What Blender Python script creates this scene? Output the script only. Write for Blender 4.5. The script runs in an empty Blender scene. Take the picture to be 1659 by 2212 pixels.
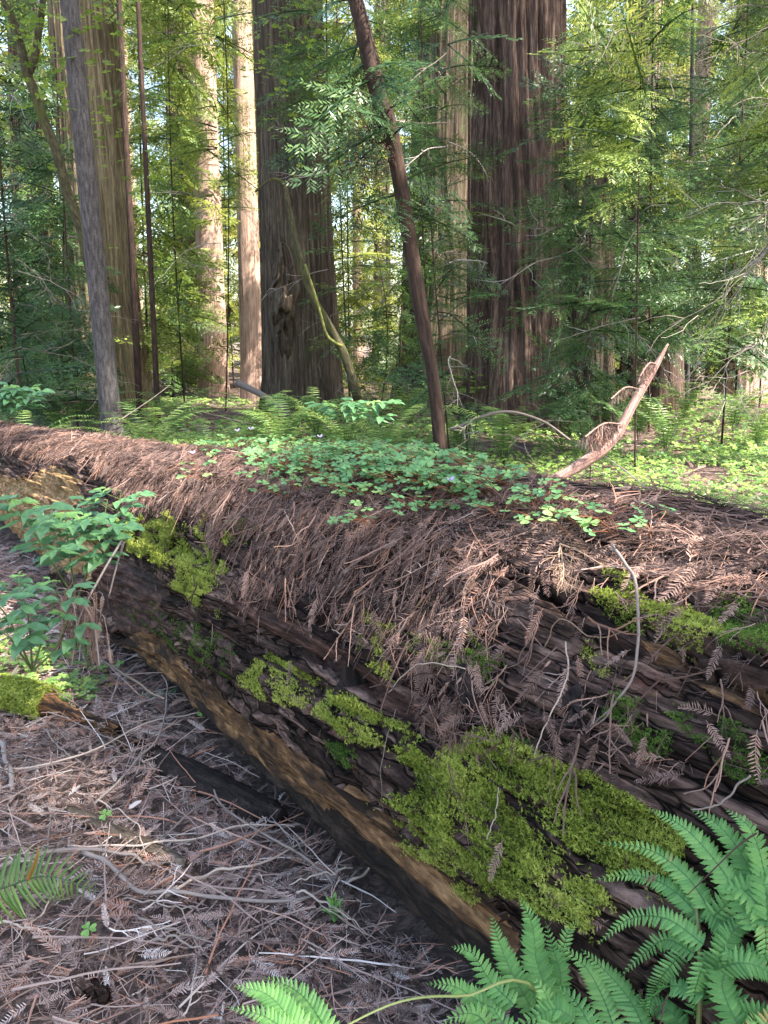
import bpy, math, random
import numpy as np
from mathutils import Vector
S = bpy.context.scene
C = S.collection
rng = np.random.default_rng(7)
random.seed(7)
PI = math.pi
# ------------------------------------------------------------------ camera, world, sun
W, H, F, PITCH, EYE = 768, 1024, 773.0, math.radians(12.5), 1.5
cam_d = bpy.data.cameras.new('camera'); cam = bpy.data.objects.new('camera', cam_d); C.objects.link(cam)
cam.location = (0, 0, EYE); cam.rotation_euler = (PI/2 - PITCH, 0, 0)
cam_d.sensor_fit = 'VERTICAL'; cam_d.sensor_height = 36; cam_d.lens = 36*F/H; cam_d.clip_end = 2000; cam_d.clip_start = .02
S.camera = cam
SUN_EL, SUN_AZ = math.radians(50), math.radians(118)      # azimuth clockwise from +Y
sd = Vector((math.sin(SUN_AZ)*math.cos(SUN_EL), math.cos(SUN_AZ)*math.cos(SUN_EL), math.sin(SUN_EL)))
wd = bpy.data.worlds.new('World'); S.world = wd; wd.use_nodes = True
nt = wd.node_tree; nt.nodes.clear()
sky = nt.nodes.new('ShaderNodeTexSky'); sky.sky_type = 'NISHITA'; sky.sun_disc = False
sky.sun_elevation = SUN_EL; sky.sun_rotation = SUN_AZ; sky.air_density = 1.3; sky.dust_density = 2.5; sky.ozone_density = 1.0
bg = nt.nodes.new('ShaderNodeBackground'); bg.inputs[1].default_value = 0.15
wo = nt.nodes.new('ShaderNodeOutputWorld'); nt.links.new(sky.outputs[0], bg.inputs[0]); nt.links.new(bg.outputs[0], wo.inputs[0])
sl = bpy.data.lights.new('sun', 'SUN'); sl.energy = 5.0; sl.angle = math.radians(.53); sl.color = (1, .93, .82)
so = bpy.data.objects.new('sun', sl); C.objects.link(so); so.rotation_euler = sd.to_track_quat('Z', 'Y').to_euler()
S.view_settings.view_transform = 'Standard'; S.view_settings.look = 'None'; S.view_settings.exposure = 2.2; S.view_settings.gamma = 1
S.render.engine = 'CYCLES'
S.cycles.max_bounces = 6; S.cycles.diffuse_bounces = 4; S.cycles.transmission_bounces = 4; S.cycles.transparent_max_bounces = 6
SD = np.array(sd)
# ------------------------------------------------------------------ projection
cp, sp_ = math.cos(PITCH), math.sin(PITCH)
K = 768/1659.
def ray(px, py):
    u = (px - W/2)/F; v = (py - H/2)/F
    return np.array([u, cp - v*sp_, -sp_ - v*cp])
def atY(px, py, Y):
    d = ray(px, py); return np.array([0, 0, EYE]) + d*(Y/d[1])
def proj(P):
    P = np.asarray(P, float); x = P[..., 0]; y = P[..., 1]; z = P[..., 2] - EYE
    dep = np.maximum(y*cp - z*sp_, 1e-3); up = y*sp_ + z*cp
    return W/2 + F*x/dep, H/2 - F*up/dep
def inpoly(px, py, poly, k=K):
    q = np.array(poly, float)*k; ins = np.zeros(np.shape(px), bool); j = len(q)-1
    for i in range(len(q)):
        xi, yi = q[i]; xj, yj = q[j]
        c = ((yi > py) != (yj > py)) & (px < (xj-xi)*(py-yi)/((yj-yi) if yj != yi else 1e-9) + xi)
        ins ^= c; j = i
    return ins
# ------------------------------------------------------------------ noise
def _h(ix, iy, iz, seed):
    n = (ix.astype(np.int64)*374761393 + iy.astype(np.int64)*668265263 + iz.astype(np.int64)*2147483647 + seed*1274126177) & 0xffffffff
    n = ((n ^ (n >> 13))*1274126177) & 0xffffffff
    n = n ^ (n >> 16); return (n & 0xffffff)/float(0xffffff)
def vn(x, y, z=0.0, seed=0):
    x, y, z = np.broadcast_arrays(np.asarray(x, float), np.asarray(y, float), np.asarray(z, float))
    xi, yi, zi = np.floor(x), np.floor(y), np.floor(z); xf, yf, zf = x-xi, y-yi, z-zi
    s = lambda t: t*t*(3-2*t)
    u, v, w = s(xf), s(yf), s(zf); r = 0
    for a in (0, 1):
        for b in (0, 1):
            for c in (0, 1):
                r = r + _h(xi+a, yi+b, zi+c, seed)*(u if a else 1-u)*(v if b else 1-v)*(w if c else 1-w)
    return r
def fbm(x, y, z=0.0, seed=0, o=4):
    r = 0; a = .5; t = 0
    for i in range(o):
        r = r + a*vn(x*2**i, y*2**i, np.asarray(z)*2**i, seed+i*17); t += a; a *= .5
    return r/t
def ss(a, b, x):
    t = np.clip((x-a)/(b-a), 0, 1); return t*t*(3-2*t)
# ------------------------------------------------------------------ mesh builder
class MB:
    def __init__(s): s.V = []; s.Q = []; s.T = []; s.R = []; s.U = []; s.n = 0
    def add(s, V, Q=None, T=None, r=0.5, uv=None):
        V = np.asarray(V, float).reshape(-1, 3); m = len(V)
        if Q is not None and len(Q): s.Q.append(np.asarray(Q, np.int64) + s.n)
        if T is not None and len(T): s.T.append(np.asarray(T, np.int64) + s.n)
        s.V.append(V); s.R.append(np.broadcast_to(np.asarray(r, float), (m,)))
        s.U.append(np.zeros((m, 2)) if uv is None else np.asarray(uv, float).reshape(-1, 2)); s.n += m
    def inst(s, tpl, M, P, r):
        """tpl=(V,Q,T,r0); M (k,3,3) P (k,3) r (k,)"""
        V, Q, T, r0 = tpl; k = len(P); n = len(V)
        if k == 0: return
        X = np.einsum('kij,nj->kni', M, V) + P[:, None, :]
        off = (np.arange(k)*n)[:, None, None]
        q = (Q[None]+off).reshape(-1, 4) if Q is not None and len(Q) else None
        t = (T[None]+off).reshape(-1, 3) if T is not None and len(T) else None
        rr = np.asarray(r)[:, None] + r0[None]
        s.add(X.reshape(-1, 3), q, t, rr.reshape(-1))
    def build(s, name, mat, parent=None, smooth=False):
        V = np.concatenate(s.V) if s.V else np.zeros((0, 3)); R = np.concatenate(s.R) if s.R else np.zeros(0)
        U = np.concatenate(s.U) if s.U else np.zeros((0, 2))
        if parent is not None: V = V - np.array(parent.location)
        Q = np.concatenate(s.Q) if s.Q else np.zeros((0, 4), np.int64)
        T = np.concatenate(s.T) if s.T else np.zeros((0, 3), np.int64)
        me = bpy.data.meshes.new(name)
        me.vertices.add(len(V)); me.vertices.foreach_set('co', V.astype(np.float32).ravel())
        L = np.concatenate([Q.ravel(), T.ravel()]).astype(np.int32)
        me.loops.add(len(L)); me.loops.foreach_set('vertex_index', L)
        nq, ntr = len(Q), len(T)
        me.polygons.add(nq+ntr)
        st = np.concatenate([np.arange(nq)*4, nq*4+np.arange(ntr)*3]).astype(np.int32)
        me.polygons.foreach_set('loop_start', st)
        me.polygons.foreach_set('use_smooth', np.full(nq+ntr, smooth))
        a = me.attributes.new('rnd', 'FLOAT', 'POINT'); a.data.foreach_set('value', R.astype(np.float32))
        ul = me.uv_layers.new(name='UVMap'); ul.data.foreach_set('uv', U[L].astype(np.float32).ravel())
        me.update(calc_edges=True); me.validate()
        me.materials.append(mat)
        o = bpy.data.objects.new(name, me); C.objects.link(o)
        if parent is not None: o.parent = parent
        return o
def tag(o, label=None, cat=None, group=None, kind=None):
    if label: o['label'] = label
    if cat: o['category'] = cat
    if group: o['group'] = group
    if kind: o['kind'] = kind
    return o
def thing(name, label, cat, loc=(0, 0, 0), group=None):
    o = bpy.data.objects.new(name, None); C.objects.link(o); o.location = [float(v) for v in loc]; o.empty_display_size = .1
    return tag(o, label, cat, group)
def dup(root, loc, rotz=0, scale=1, label=None):
    r = root.copy(); C.objects.link(r); r.location = [float(v) for v in loc]; r.rotation_euler = (0, 0, rotz); r.scale = (scale,)*3
    if label: r['label'] = label
    for ch in list(root.children):
        c = ch.copy(); C.objects.link(c); c.parent = r
        for g in ch.children:
            d = g.copy(); C.objects.link(d); d.parent = c
    return r
# ------------------------------------------------------------------ geometry helpers
def norm(v): v = np.asarray(v, float); return v/np.maximum(np.linalg.norm(v, axis=-1, keepdims=True), 1e-9)
def smooth_path(pts, n=24):
    p = np.asarray(pts, float); m = len(p)
    if m < 3: t = np.linspace(0, 1, n)[:, None]; return p[0]*(1-t)+p[-1]*t
    q = np.vstack([2*p[0]-p[1], p, 2*p[-1]-p[-2]]); out = []
    for k in range(n):
        f = k/(n-1)*(m-1); i = min(int(f), m-2); t = f-i
        a, b, c, d = q[i], q[i+1], q[i+2], q[i+3]
        out.append(.5*((2*b)+(c-a)*t+(2*a-5*b+4*c-d)*t*t+(3*b-a-3*c+d)*t**3))
    return np.array(out)
def tube_arrays(path, rad, sides=6, cap=True):
    path = np.asarray(path, float); n = len(path); rad = np.broadcast_to(rad, (n,))
    tg = norm(np.gradient(path, axis=0)); ref = np.array([0, 0, 1.]) if abs(tg[0][2]) < .9 else np.array([1., 0, 0])
    a = norm(np.cross(tg, ref)); b = np.cross(tg, a)
    ph = np.arange(sides)/sides*2*PI
    V = path[:, None]+rad[:, None, None]*(np.cos(ph)[None, :, None]*a[:, None]+np.sin(ph)[None, :, None]*b[:, None])
    i = np.arange(n-1)[:, None]; j = np.arange(sides)[None]; jn = (j+1) % sides
    Q = np.stack([i*sides+j, i*sides+jn, (i+1)*sides+jn, (i+1)*sides+j], -1).reshape(-1, 4)
    Vf = V.reshape(-1, 3); T = None
    if cap:
        Vf = np.vstack([Vf, path[0], path[-1]]); k = n*sides; jj = np.arange(sides); jj2 = (jj+1) % sides
        T = np.vstack([np.stack([jj2, jj, np.full(sides, k)], 1), np.stack([(n-1)*sides+jj, (n-1)*sides+jj2, np.full(sides, k+1)], 1)])
    return Vf, Q, T
def tube(mb, path, rad, sides=6, r=.5, cap=True):
    V, Q, T = tube_arrays(path, rad, sides, cap); mb.add(V, Q, T, r)
def merge(parts):
    """list of (V,Q,T,r) -> one template"""
    Vs, Qs, Ts, Rs, n = [], [], [], [], 0
    for V, Q, T, r in parts:
        V = np.asarray(V, float); Vs.append(V); Rs.append(np.broadcast_to(np.asarray(r, float), (len(V),)))
        if Q is not None and len(Q): Qs.append(np.asarray(Q)+n)
        if T is not None and len(T): Ts.append(np.asarray(T)+n)
        n += len(V)
    return (np.vstack(Vs), np.vstack(Qs) if Qs else None, np.vstack(Ts) if Ts else None, np.concatenate(Rs))
def frames(x, up):
    """rows of rotation matrices with columns x, y, z (z near up)"""
    x = norm(x); y = norm(np.cross(up, x)); z = np.cross(x, y)
    return np.stack([x, y, z], -1)
# ------------------------------------------------------------------ materials
def mat(name): 
    m = bpy.data.materials.new(name); m.use_nodes = True; t = m.node_tree; t.nodes.clear(); return m, t
def ramp(t, stops, interp='LINEAR'):
    r = t.nodes.new('ShaderNodeValToRGB'); r.color_ramp.interpolation = interp; e = r.color_ramp.elements
    while len(e) < len(stops): e.new(.5)
    for i, (p, c) in enumerate(stops): e[i].position = p; e[i].color = (*c, 1)
    return r
def leafmat(name, stops, rough=.5, trans=.35, spec=.4):
    m, t = mat(name); N = t.nodes; Lk = t.links.new
    a = N.new('ShaderNodeAttribute'); a.attribute_name = 'rnd'
    r = ramp(t, stops); Lk(a.outputs['Fac'], r.inputs[0])
    p = N.new('ShaderNodeBsdfPrincipled'); p.inputs['Roughness'].default_value = rough; p.inputs['Specular IOR Level'].default_value = spec
    Lk(r.outputs[0], p.inputs['Base Color']); o = N.new('ShaderNodeOutputMaterial')
    if trans > 0:
        tr = N.new('ShaderNodeBsdfTranslucent'); hs = N.new('ShaderNodeHueSaturation'); hs.inputs['Value'].default_value = 1.5; hs.inputs['Hue'].default_value = .485
        Lk(r.outputs[0], hs.inputs['Color']); Lk(hs.outputs[0], tr.inputs[0])
        mx = N.new('ShaderNodeMixShader'); mx.inputs[0].default_value = trans; Lk(p.outputs[0], mx.inputs[1]); Lk(tr.outputs[0], mx.inputs[2]); Lk(mx.outputs[0], o.inputs[0])
    else: Lk(p.outputs[0], o.inputs[0])
    return m
def barkmat(name, dark, mid, light, su=14., sv=.9, bump=.6, moss=None, rough=.9, use_rnd=False, fine=5.0, dist=.02, plates=False, spec=.2, mo_s=(2.5, 1.0)):
    """uv in metres: u round, v along"""
    m, t = mat(name); N = t.nodes; Lk = t.links.new
    uv = N.new('ShaderNodeUVMap'); uv.uv_map = 'UVMap'
    def noise(sx, sy, det=5, ds=0.0):
        mp = N.new('ShaderNodeMapping'); mp.inputs['Scale'].default_value = (sx, sy, 1); Lk(uv.outputs[0], mp.inputs[0])
        n = N.new('ShaderNodeTexNoise'); n.inputs['Scale'].default_value = 1; n.inputs['Detail'].default_value = det; n.inputs['Roughness'].default_value = .62; n.inputs['Distortion'].default_value = ds
        Lk(mp.outputs[0], n.inputs['Vector']); return n
    n1 = noise(su, sv, 6, .4); n2 = noise(su*fine, sv*fine*1.3, 4); n3 = noise(1.2, .5, 3)
    mix = N.new('ShaderNodeMath'); mix.operation = 'MULTIPLY_ADD'; mix.inputs[1].default_value = .65; Lk(n1.outputs[0], mix.inputs[0])
    m2 = N.new('ShaderNodeMath'); m2.operation = 'MULTIPLY'; m2.inputs[1].default_value = .35; Lk(n2.outputs[0], m2.inputs[0]); Lk(m2.outputs[0], mix.inputs[2])
    r = ramp(t, [(.36, dark), (.5, mid), (.66, light)]); Lk(mix.outputs[0], r.inputs[0])
    col = r.outputs[0]
    # broad tone drift
    mr = N.new('ShaderNodeMapRange'); mr.inputs[1].default_value = .3; mr.inputs[2].default_value = .7; mr.inputs[3].default_value = .72; mr.inputs[4].default_value = 1.25; Lk(n3.outputs[0], mr.inputs[0])
    mm = N.new('ShaderNodeVectorMath'); mm.operation = 'SCALE'; Lk(col, mm.inputs[0]); Lk(mr.outputs[0], mm.inputs['Scale']); col = mm.outputs[0]
    if moss:
        n4 = noise(mo_s[0], mo_s[1], 5); rr = ramp(t, [(moss[1], (0, 0, 0)), (moss[1]+.12, (1, 1, 1))]); Lk(n4.outputs[0], rr.inputs[0])
        mc = N.new('ShaderNodeMix'); mc.data_type = 'RGBA'; Lk(rr.outputs[0], mc.inputs[0]); Lk(col, mc.inputs[6]); mc.inputs[7].default_value = (*moss[0], 1); col = mc.outputs[2]
    p = N.new('ShaderNodeBsdfPrincipled'); p.inputs['Roughness'].default_value = rough; p.inputs['Specular IOR Level'].default_value = spec
    Lk(col, p.inputs['Base Color'])
    if plates:
        wp = N.new('ShaderNodeMapping'); wp.inputs['Scale'].default_value = (46, 4.5, 1); Lk(uv.outputs[0], wp.inputs[0])
        nz = noise(9, 5, 3); add = N.new('ShaderNodeVectorMath'); add.operation = 'MULTIPLY_ADD'; add.inputs[1].default_value = (3.0, 1.6, 0); Lk(nz.outputs['Color'], add.inputs[0]); Lk(wp.outputs[0], add.inputs[2])
        vo = N.new('ShaderNodeTexVoronoi'); vo.inputs['Scale'].default_value = 1; Lk(add.outputs[0], vo.inputs['Vector'])
        sx = N.new('ShaderNodeSeparateColor'); Lk(vo.outputs['Color'], sx.inputs[0])
        m3 = N.new('ShaderNodeMapRange'); m3.inputs[3].default_value = .35; m3.inputs[4].default_value = 2.1; Lk(sx.outputs[0], m3.inputs[0])
        sc = N.new('ShaderNodeVectorMath'); sc.operation = 'SCALE'; Lk(col, sc.inputs[0]); Lk(m3.outputs[0], sc.inputs['Scale']); Lk(sc.outputs[0], p.inputs['Base Color'])
        hh = N.new('ShaderNodeMath'); hh.operation = 'MULTIPLY_ADD'; hh.inputs[1].default_value = .35; Lk(sx.outputs[1], hh.inputs[0]); Lk(mix.outputs[0], hh.inputs[2])
        ve = N.new('ShaderNodeTexVoronoi'); ve.feature = 'DISTANCE_TO_EDGE'; ve.inputs['Scale'].default_value = 1; Lk(add.outputs[0], ve.inputs['Vector'])
        me_ = N.new('ShaderNodeMapRange'); me_.inputs[1].default_value = .0; me_.inputs[2].default_value = .06; me_.inputs[3].default_value = .12; me_.inputs[4].default_value = 1.0; Lk(ve.outputs['Distance'], me_.inputs[0])
        s2 = N.new('ShaderNodeVectorMath'); s2.operation = 'SCALE'; Lk(sc.outputs[0], s2.inputs[0]); Lk(me_.outputs[0], s2.inputs['Scale']); Lk(s2.outputs[0], p.inputs['Base Color'])  # crack edges darkened: fissure colour plus crevice shade put into the bark
        h3 = N.new('ShaderNodeMath'); h3.operation = 'MULTIPLY_ADD'; h3.inputs[1].default_value = .35; Lk(me_.outputs[0], h3.inputs[0]); Lk(hh.outputs[0], h3.inputs[2]); hh = h3
        h2 = N.new('ShaderNodeMath'); h2.operation = 'MULTIPLY_ADD'; h2.inputs[1].default_value = -.3; Lk(vo.outputs['Distance'], h2.inputs[0]); Lk(hh.outputs[0], h2.inputs[2]); mix = h2
    b = N.new('ShaderNodeBump'); b.inputs['Strength'].default_value = bump; b.inputs['Distance'].default_value = dist; Lk(mix.outputs[0], b.inputs['Height']); Lk(b.outputs[0], p.inputs['Normal'])
    o = N.new('ShaderNodeOutputMaterial'); Lk(p.outputs[0], o.inputs[0]); return m
M = {}
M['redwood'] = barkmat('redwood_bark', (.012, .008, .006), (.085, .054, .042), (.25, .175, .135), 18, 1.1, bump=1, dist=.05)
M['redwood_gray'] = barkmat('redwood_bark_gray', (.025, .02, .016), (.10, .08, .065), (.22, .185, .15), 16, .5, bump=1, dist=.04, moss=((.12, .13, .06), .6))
M['redwood_sunlit_gold'] = barkmat('redwood_bark_sunlit_gold', (.06, .045, .03), (.16, .125, .075), (.36, .29, .165), 24, 1.0, bump=1, dist=.04, moss=((.13, .125, .065), .6))  # golden sunlight put into the grey bark colour
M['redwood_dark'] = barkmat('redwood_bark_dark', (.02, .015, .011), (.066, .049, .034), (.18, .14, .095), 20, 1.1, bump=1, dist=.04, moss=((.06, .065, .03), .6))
M['redwood_pale_sunlit'] = barkmat('redwood_bark_pale_sunlit', (.17, .10, .075), (.4, .27, .21), (.60, .45, .37), 22, 1.6, bump=1, dist=.04)  # pinkish cream of sunlit bark put into the colour
M['thin_gray'] = barkmat('thin_gray_bark', (.028, .024, .023), (.075, .066, .064), (.15, .135, .13), 30, 7, bump=.8, dist=.01)
M['thin_brown'] = barkmat('thin_brown_bark', (.012, .008, .006), (.042, .026, .020), (.09, .056, .042), 28, 5, bump=.8, dist=.01)
M['maple_lit'] = barkmat('mossy_side_limb_sunlit', (.05, .05, .015), (.13, .13, .035), (.24, .24, .07), 20, 6)  # lighter copy of the mossy limb bark, sunlight put into its colour
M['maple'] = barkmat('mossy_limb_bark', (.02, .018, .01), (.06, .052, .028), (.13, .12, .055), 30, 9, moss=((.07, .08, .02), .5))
M['pink'] = barkmat('peeled_pink_bark', (.09, .05, .042), (.26, .155, .13), (.46, .32, .28), 34, 7, bump=1)
M['logbark'] = barkmat('log_bark', (.006, .005, .004), (.050, .031, .025), (.19, .12, .095), 44, 5, bump=1.0, dist=.03, rough=.92, fine=3.2, moss=((.10, .036, .022), .6), plates=True, spec=.08)
M['logwood'] = barkmat('exposed_wood', (.010, .006, .004), (.15, .075, .034), (.46, .26, .12), 60, 6, bump=1, dist=.025, rough=.85, fine=2.6, moss=((.022, .013, .009), .47), mo_s=(16, 2.6))
M['underwood'] = barkmat('dark_underside', (.005, .004, .003), (.022, .015, .012), (.085, .055, .04), 60, 6, bump=1, dist=.02, rough=.9)  # near-black wood below the tan strip
M['goldwood'] = barkmat('golden_rotten_wood_sunlit', (.05, .025, .01), (.26, .15, .06), (.55, .38, .19), 40, 12, bump=1, dist=.03, rough=.9, fine=2.6, moss=((.06, .035, .016), .56), mo_s=(14, 5))  # rotten wood's own gold, brightened to stand for sun on it
M['logred'] = barkmat('exposed_red_wood', (.008, .005, .004), (.05, .024, .018), (.17, .085, .06), 60, 8, bump=1, dist=.02, rough=.8, fine=3, moss=((.02, .014, .012), .5))
M['stick_gray'] = leafmat('weathered_twig', [(0, (.12, .1, .085)), (.5, (.24, .19, .165)), (1, (.42, .37, .34))], .85, 0, .2)
M['stick_pale'] = leafmat('pale_dead_twig', [(0, (.25, .19, .15)), (.5, (.42, .33, .27)), (1, (.6, .5, .43))], .85, 0, .2)
M['litter_pale'] = leafmat('pale_needle_litter', [(0, (.05, .037, .034)), (.2, (.17, .112, .094)), (.45, (.32, .23, .20)), (.62, (.46, .35, .31)), (.75, (.40, .18, .11)), (.85, (.54, .45, .41)), (1, (.68, .6, .56))], .75, .08, .25)
M['litter'] = leafmat('dead_needle_litter', [(0, (.022, .014, .012)), (.2, (.075, .045, .037)), (.45, (.165, .105, .087)), (.62, (.30, .195, .16)), (.75, (.27, .135, .09)), (.85, (.36, .27, .235)), (1, (.46, .37, .33))], .8, .08, .2)
M['deadspray'] = leafmat('dead_tan_spray', [(0, (.16, .1, .065)), (.5, (.3, .2, .14)), (1, (.44, .32, .24))], .8, .1, .2)
M['moss'] = leafmat('moss_green', [(0, (.05, .045, .012)), (.22, (.11, .15, .02)), (.5, (.29, .36, .055)), (1, (.56, .57, .17))], .7, .3, .2)
M['moss_deep'] = leafmat('moss_deep', [(0, (.025, .055, .01)), (.5, (.08, .15, .025)), (1, (.18, .27, .05))], .7, .3, .2)
M['mossbase'] = leafmat('moss_base', [(0, (.03, .035, .01)), (1, (.06, .07, .018))], .9, 0, .1)
M['needle'] = leafmat('redwood_foliage', [(0, (.02, .045, .014)), (.45, (.06, .12, .028)), (.8, (.18, .25, .045)), (1, (.3, .35, .08))], .45, .35)
M['needle_blue'] = leafmat('understory_foliage', [(0, (.025, .055, .022)), (.5, (.07, .14, .045)), (1, (.18, .27, .07))], .4, .35)
M['needle_far'] = leafmat('far_foliage', [(0, (.035, .06, .015)), (.4, (.11, .16, .03)), (.75, (.26, .3, .06)), (1, (.45, .43, .14))], .5, .4)
M['maple_leaf'] = leafmat('maple_leaf', [(0, (.08, .14, .02)), (1, (.2, .28, .04))], .5, .5)
M['oxalis'] = leafmat('oxalis_leaf', [(0, (.07, .19, .06)), (.5, (.15, .32, .12)), (1, (.28, .44, .12))], .42, .3, .5)
M['oxalis_bg'] = leafmat('ground_cover_leaf', [(0, (.06, .14, .035)), (.5, (.16, .28, .06)), (1, (.32, .42, .1))], .5, .35)
M['oxstem'] = leafmat('oxalis_stem', [(0, (.14, .05, .02)), (1, (.28, .12, .06))], .5, .2)
M['petal'] = leafmat('oxalis_petal', [(0, (.5, .38, .7)), (1, (.75, .65, .85))], .5, .4)
M['fern'] = leafmat('lady_fern', [(0, (.05, .15, .04)), (.5, (.15, .33, .10)), (.93, (.27, .46, .14)), (1, (.4, .33, .12))], .55, .35, .3)
M['fernstem'] = leafmat('fern_stalk', [(0, (.12, .1, .04)), (1, (.25, .3, .1))], .5, .1)
M['sword'] = leafmat('sword_fern', [(0, (.03, .075, .015)), (.5, (.06, .13, .025)), (.85, (.12, .2, .04)), (1, (.3, .16, .04))], .4, .35, .5)
M['sword_bg'] = leafmat('sword_fern_midground', [(0, (.05, .11, .03)), (.5, (.11, .2, .05)), (1, (.24, .33, .08))], .4, .4, .5)
M['shrub'] = leafmat('shrub_leaf', [(0, (.06, .15, .065)), (.6, (.11, .24, .10)), (1, (.18, .33, .08))], .4, .3, .5)
M['shrubstem'] = leafmat('shrub_stem', [(0, (.06, .09, .03)), (1, (.15, .2, .07))], .5, .1)
M['bright'] = leafmat('seedling_leaf', [(0, (.1, .28, .06)), (1, (.22, .42, .1))], .4, .4, .5)
M['slabbark'] = barkmat('slab_bark', (.006, .005, .005), (.022, .016, .014), (.07, .05, .045), 60, 8, bump=1, dist=.02)
M['slabwood'] = barkmat('weathered_wood', (.02, .015, .012), (.1, .075, .055), (.28, .22, .16), 90, 8, bump=1, dist=.01)
# soil
def soil():
    m, t = mat('forest_soil'); N = t.nodes; Lk = t.links.new
    tc = N.new('ShaderNodeTexCoord')
    def n(s, d=6, ds=0):
        x = N.new('ShaderNodeTexNoise'); x.inputs['Scale'].default_value = s; x.inputs['Detail'].default_value = d; x.inputs['Roughness'].default_value = .7; x.inputs['Distortion'].default_value = ds
        Lk(tc.outputs['Object'], x.inputs['Vector']); return x
    a = n(22, 8, 1.5); b = n(1.3, 5)
    r = ramp(t, [(.3, (.025, .018, .015)), (.48, (.10, .068, .055)), (.62, (.25, .165, .13)), (.75, (.38, .28, .23))]); Lk(a.outputs[0], r.inputs[0])
    mr = N.new('ShaderNodeMapRange'); mr.inputs[1].default_value = .35; mr.inputs[2].default_value = .65; mr.inputs[3].default_value = .7; mr.inputs[4].default_value = 1.2; Lk(b.outputs[0], mr.inputs[0])
    mm = N.new('ShaderNodeVectorMath'); mm.operation = 'SCALE'; Lk(r.outputs[0], mm.inputs[0]); Lk(mr.outputs[0], mm.inputs['Scale'])
    p = N.new('ShaderNodeBsdfPrincipled'); p.inputs['Roughness'].default_value = .95; Lk(mm.outputs[0], p.inputs['Base Color'])
    bp = N.new('ShaderNodeBump'); bp.inputs['Strength'].default_value = 1; bp.inputs['Distance'].default_value = .03; Lk(a.outputs[0], bp.inputs['Height']); Lk(bp.outputs[0], p.inputs['Normal'])
    o = N.new('ShaderNodeOutputMaterial'); Lk(p.outputs[0], o.inputs[0]); return m
M['soil'] = soil()
# ------------------------------------------------------------------ ground
def gz(x, y):
    x = np.asarray(x, float); y = np.asarray(y, float); r = np.hypot(x, y)
    near = (fbm(x*1.1+5, y*1.1+9, 0, 3, 4)-.5)*.10*ss(12, 3, r)
    mid = (fbm(x*.25+3, y*.25+1, 0, 5, 4)-.5)*.5*ss(5, 11, r)
    return near + mid*ss(400, 60, r)
ax = lambda lo, hi, f: np.sign(np.linspace(-1, 1, f))*(np.abs(np.linspace(-1, 1, f))**3.2)*hi
g1 = ax(0, 500, 420); X, Y = np.meshgrid(g1, g1+2.5, indexing='ij')
Z = gz(X, Y); n_ = len(g1)
i, j = np.meshgrid(np.arange(n_-1), np.arange(n_-1), indexing='ij')
Q = np.stack([i*n_+j, (i+1)*n_+j, (i+1)*n_+j+1, i*n_+j+1], -1).reshape(-1, 4)
mb = MB(); mb.add(np.stack([X, Y, Z], -1), Q); g = mb.build('ground', M['soil'], None, True); tag(g, kind='structure')
def onground(px, py):
    d = ray(px, py); t = -EYE/d[2]
    for _ in range(6):
        p = d*t; t = (float(gz(p[0], p[1]))-EYE)/d[2]
    p = d*t; return np.array([p[0], p[1], EYE+p[2]])
# ------------------------------------------------------------------ the fallen log: surface
DD = norm(np.array([-.589, .808, 0])); NN = np.array([DD[1], -DD[0], 0.])   # along (away to the left) / across (away from the camera)
ZZ = np.array([0, 0, 1.])
_s = np.array([-2., 0, 1.7, 3.0, 4.1, 8.8, 13.]); _a = np.radians([12.0, 12.6, 13.0, 16.2, 19.4, 29.5, 36.0])
_mid = (math.radians(52.5)+_a)/2; _hf = (math.radians(52.5)-_a)/2
_D = 1.5/(np.sin(_mid)+.85*np.sin(_hf)); _R = _D*np.sin(_hf); _c = _D*np.cos(_mid)
def logdim(s): return np.interp(s, _s, _R), np.interp(s, _s, _c), np.interp(s, _s, .85*_R)
CR = [([(1180, 1290), (1300, 1330), (1400, 1372), (1480, 1400), (1659, 1450)], .035, 14), ([(480, 1310), (600, 1385), (700, 1435), (840, 1505), (900, 1570), (1010, 1600)], .022, 12),
      ([(330, 1390), (480, 1475), (640, 1570), (740, 1645), (860, 1700)], .022, 12), ([(1000, 1235), (1100, 1250), (1200, 1300)], .016, 9), ([(1050, 1500), (1250, 1560), (1450, 1640), (1659, 1740)], .018, 11),
      ([(640, 1210), (760, 1290), (860, 1330)], .014, 9), ([(1480, 1420), (1560, 1460), (1659, 1520)], .03, 14), ([(880, 1620), (960, 1760), (1040, 1870)], .015, 9)]
def segdist(px, py, pl):
    q = np.array(pl, float)*K; best = np.full(px.shape, 1e9); sg = np.zeros(px.shape)
    for a, b in zip(q[:-1], q[1:]):
        d = b-a; t = np.clip(((px-a[0])*d[0]+(py-a[1])*d[1])/(d@d), 0, 1)
        dx, dy = px-(a[0]+t*d[0]), py-(a[1]+t*d[1]); dist = np.hypot(dx, dy); c = d[0]*dy-d[1]*dx
        m_ = dist < best; best = np.where(m_, dist, best); sg = np.where(m_, np.sign(c), sg)
    return best, sg
def cell(x, y, seed):
    xi, yi = np.floor(x), np.floor(y); best = np.full(np.shape(x), 9.); val = np.zeros(np.shape(x)); z0 = np.zeros_like(xi)
    for a in (-1, 0, 1):
        for b in (-1, 0, 1):
            cx, cy = xi+a, yi+b; jx, jy = cx+_h(cx, cy, z0, seed), cy+_h(cx, cy, z0, seed+1); d = (x-jx)**2+(y-jy)**2; v = _h(cx, cy, z0, seed+2)+.35*(y-jy); m_ = d < best; best = np.where(m_, d, best); val = np.where(m_, v, val)
    return val
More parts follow.
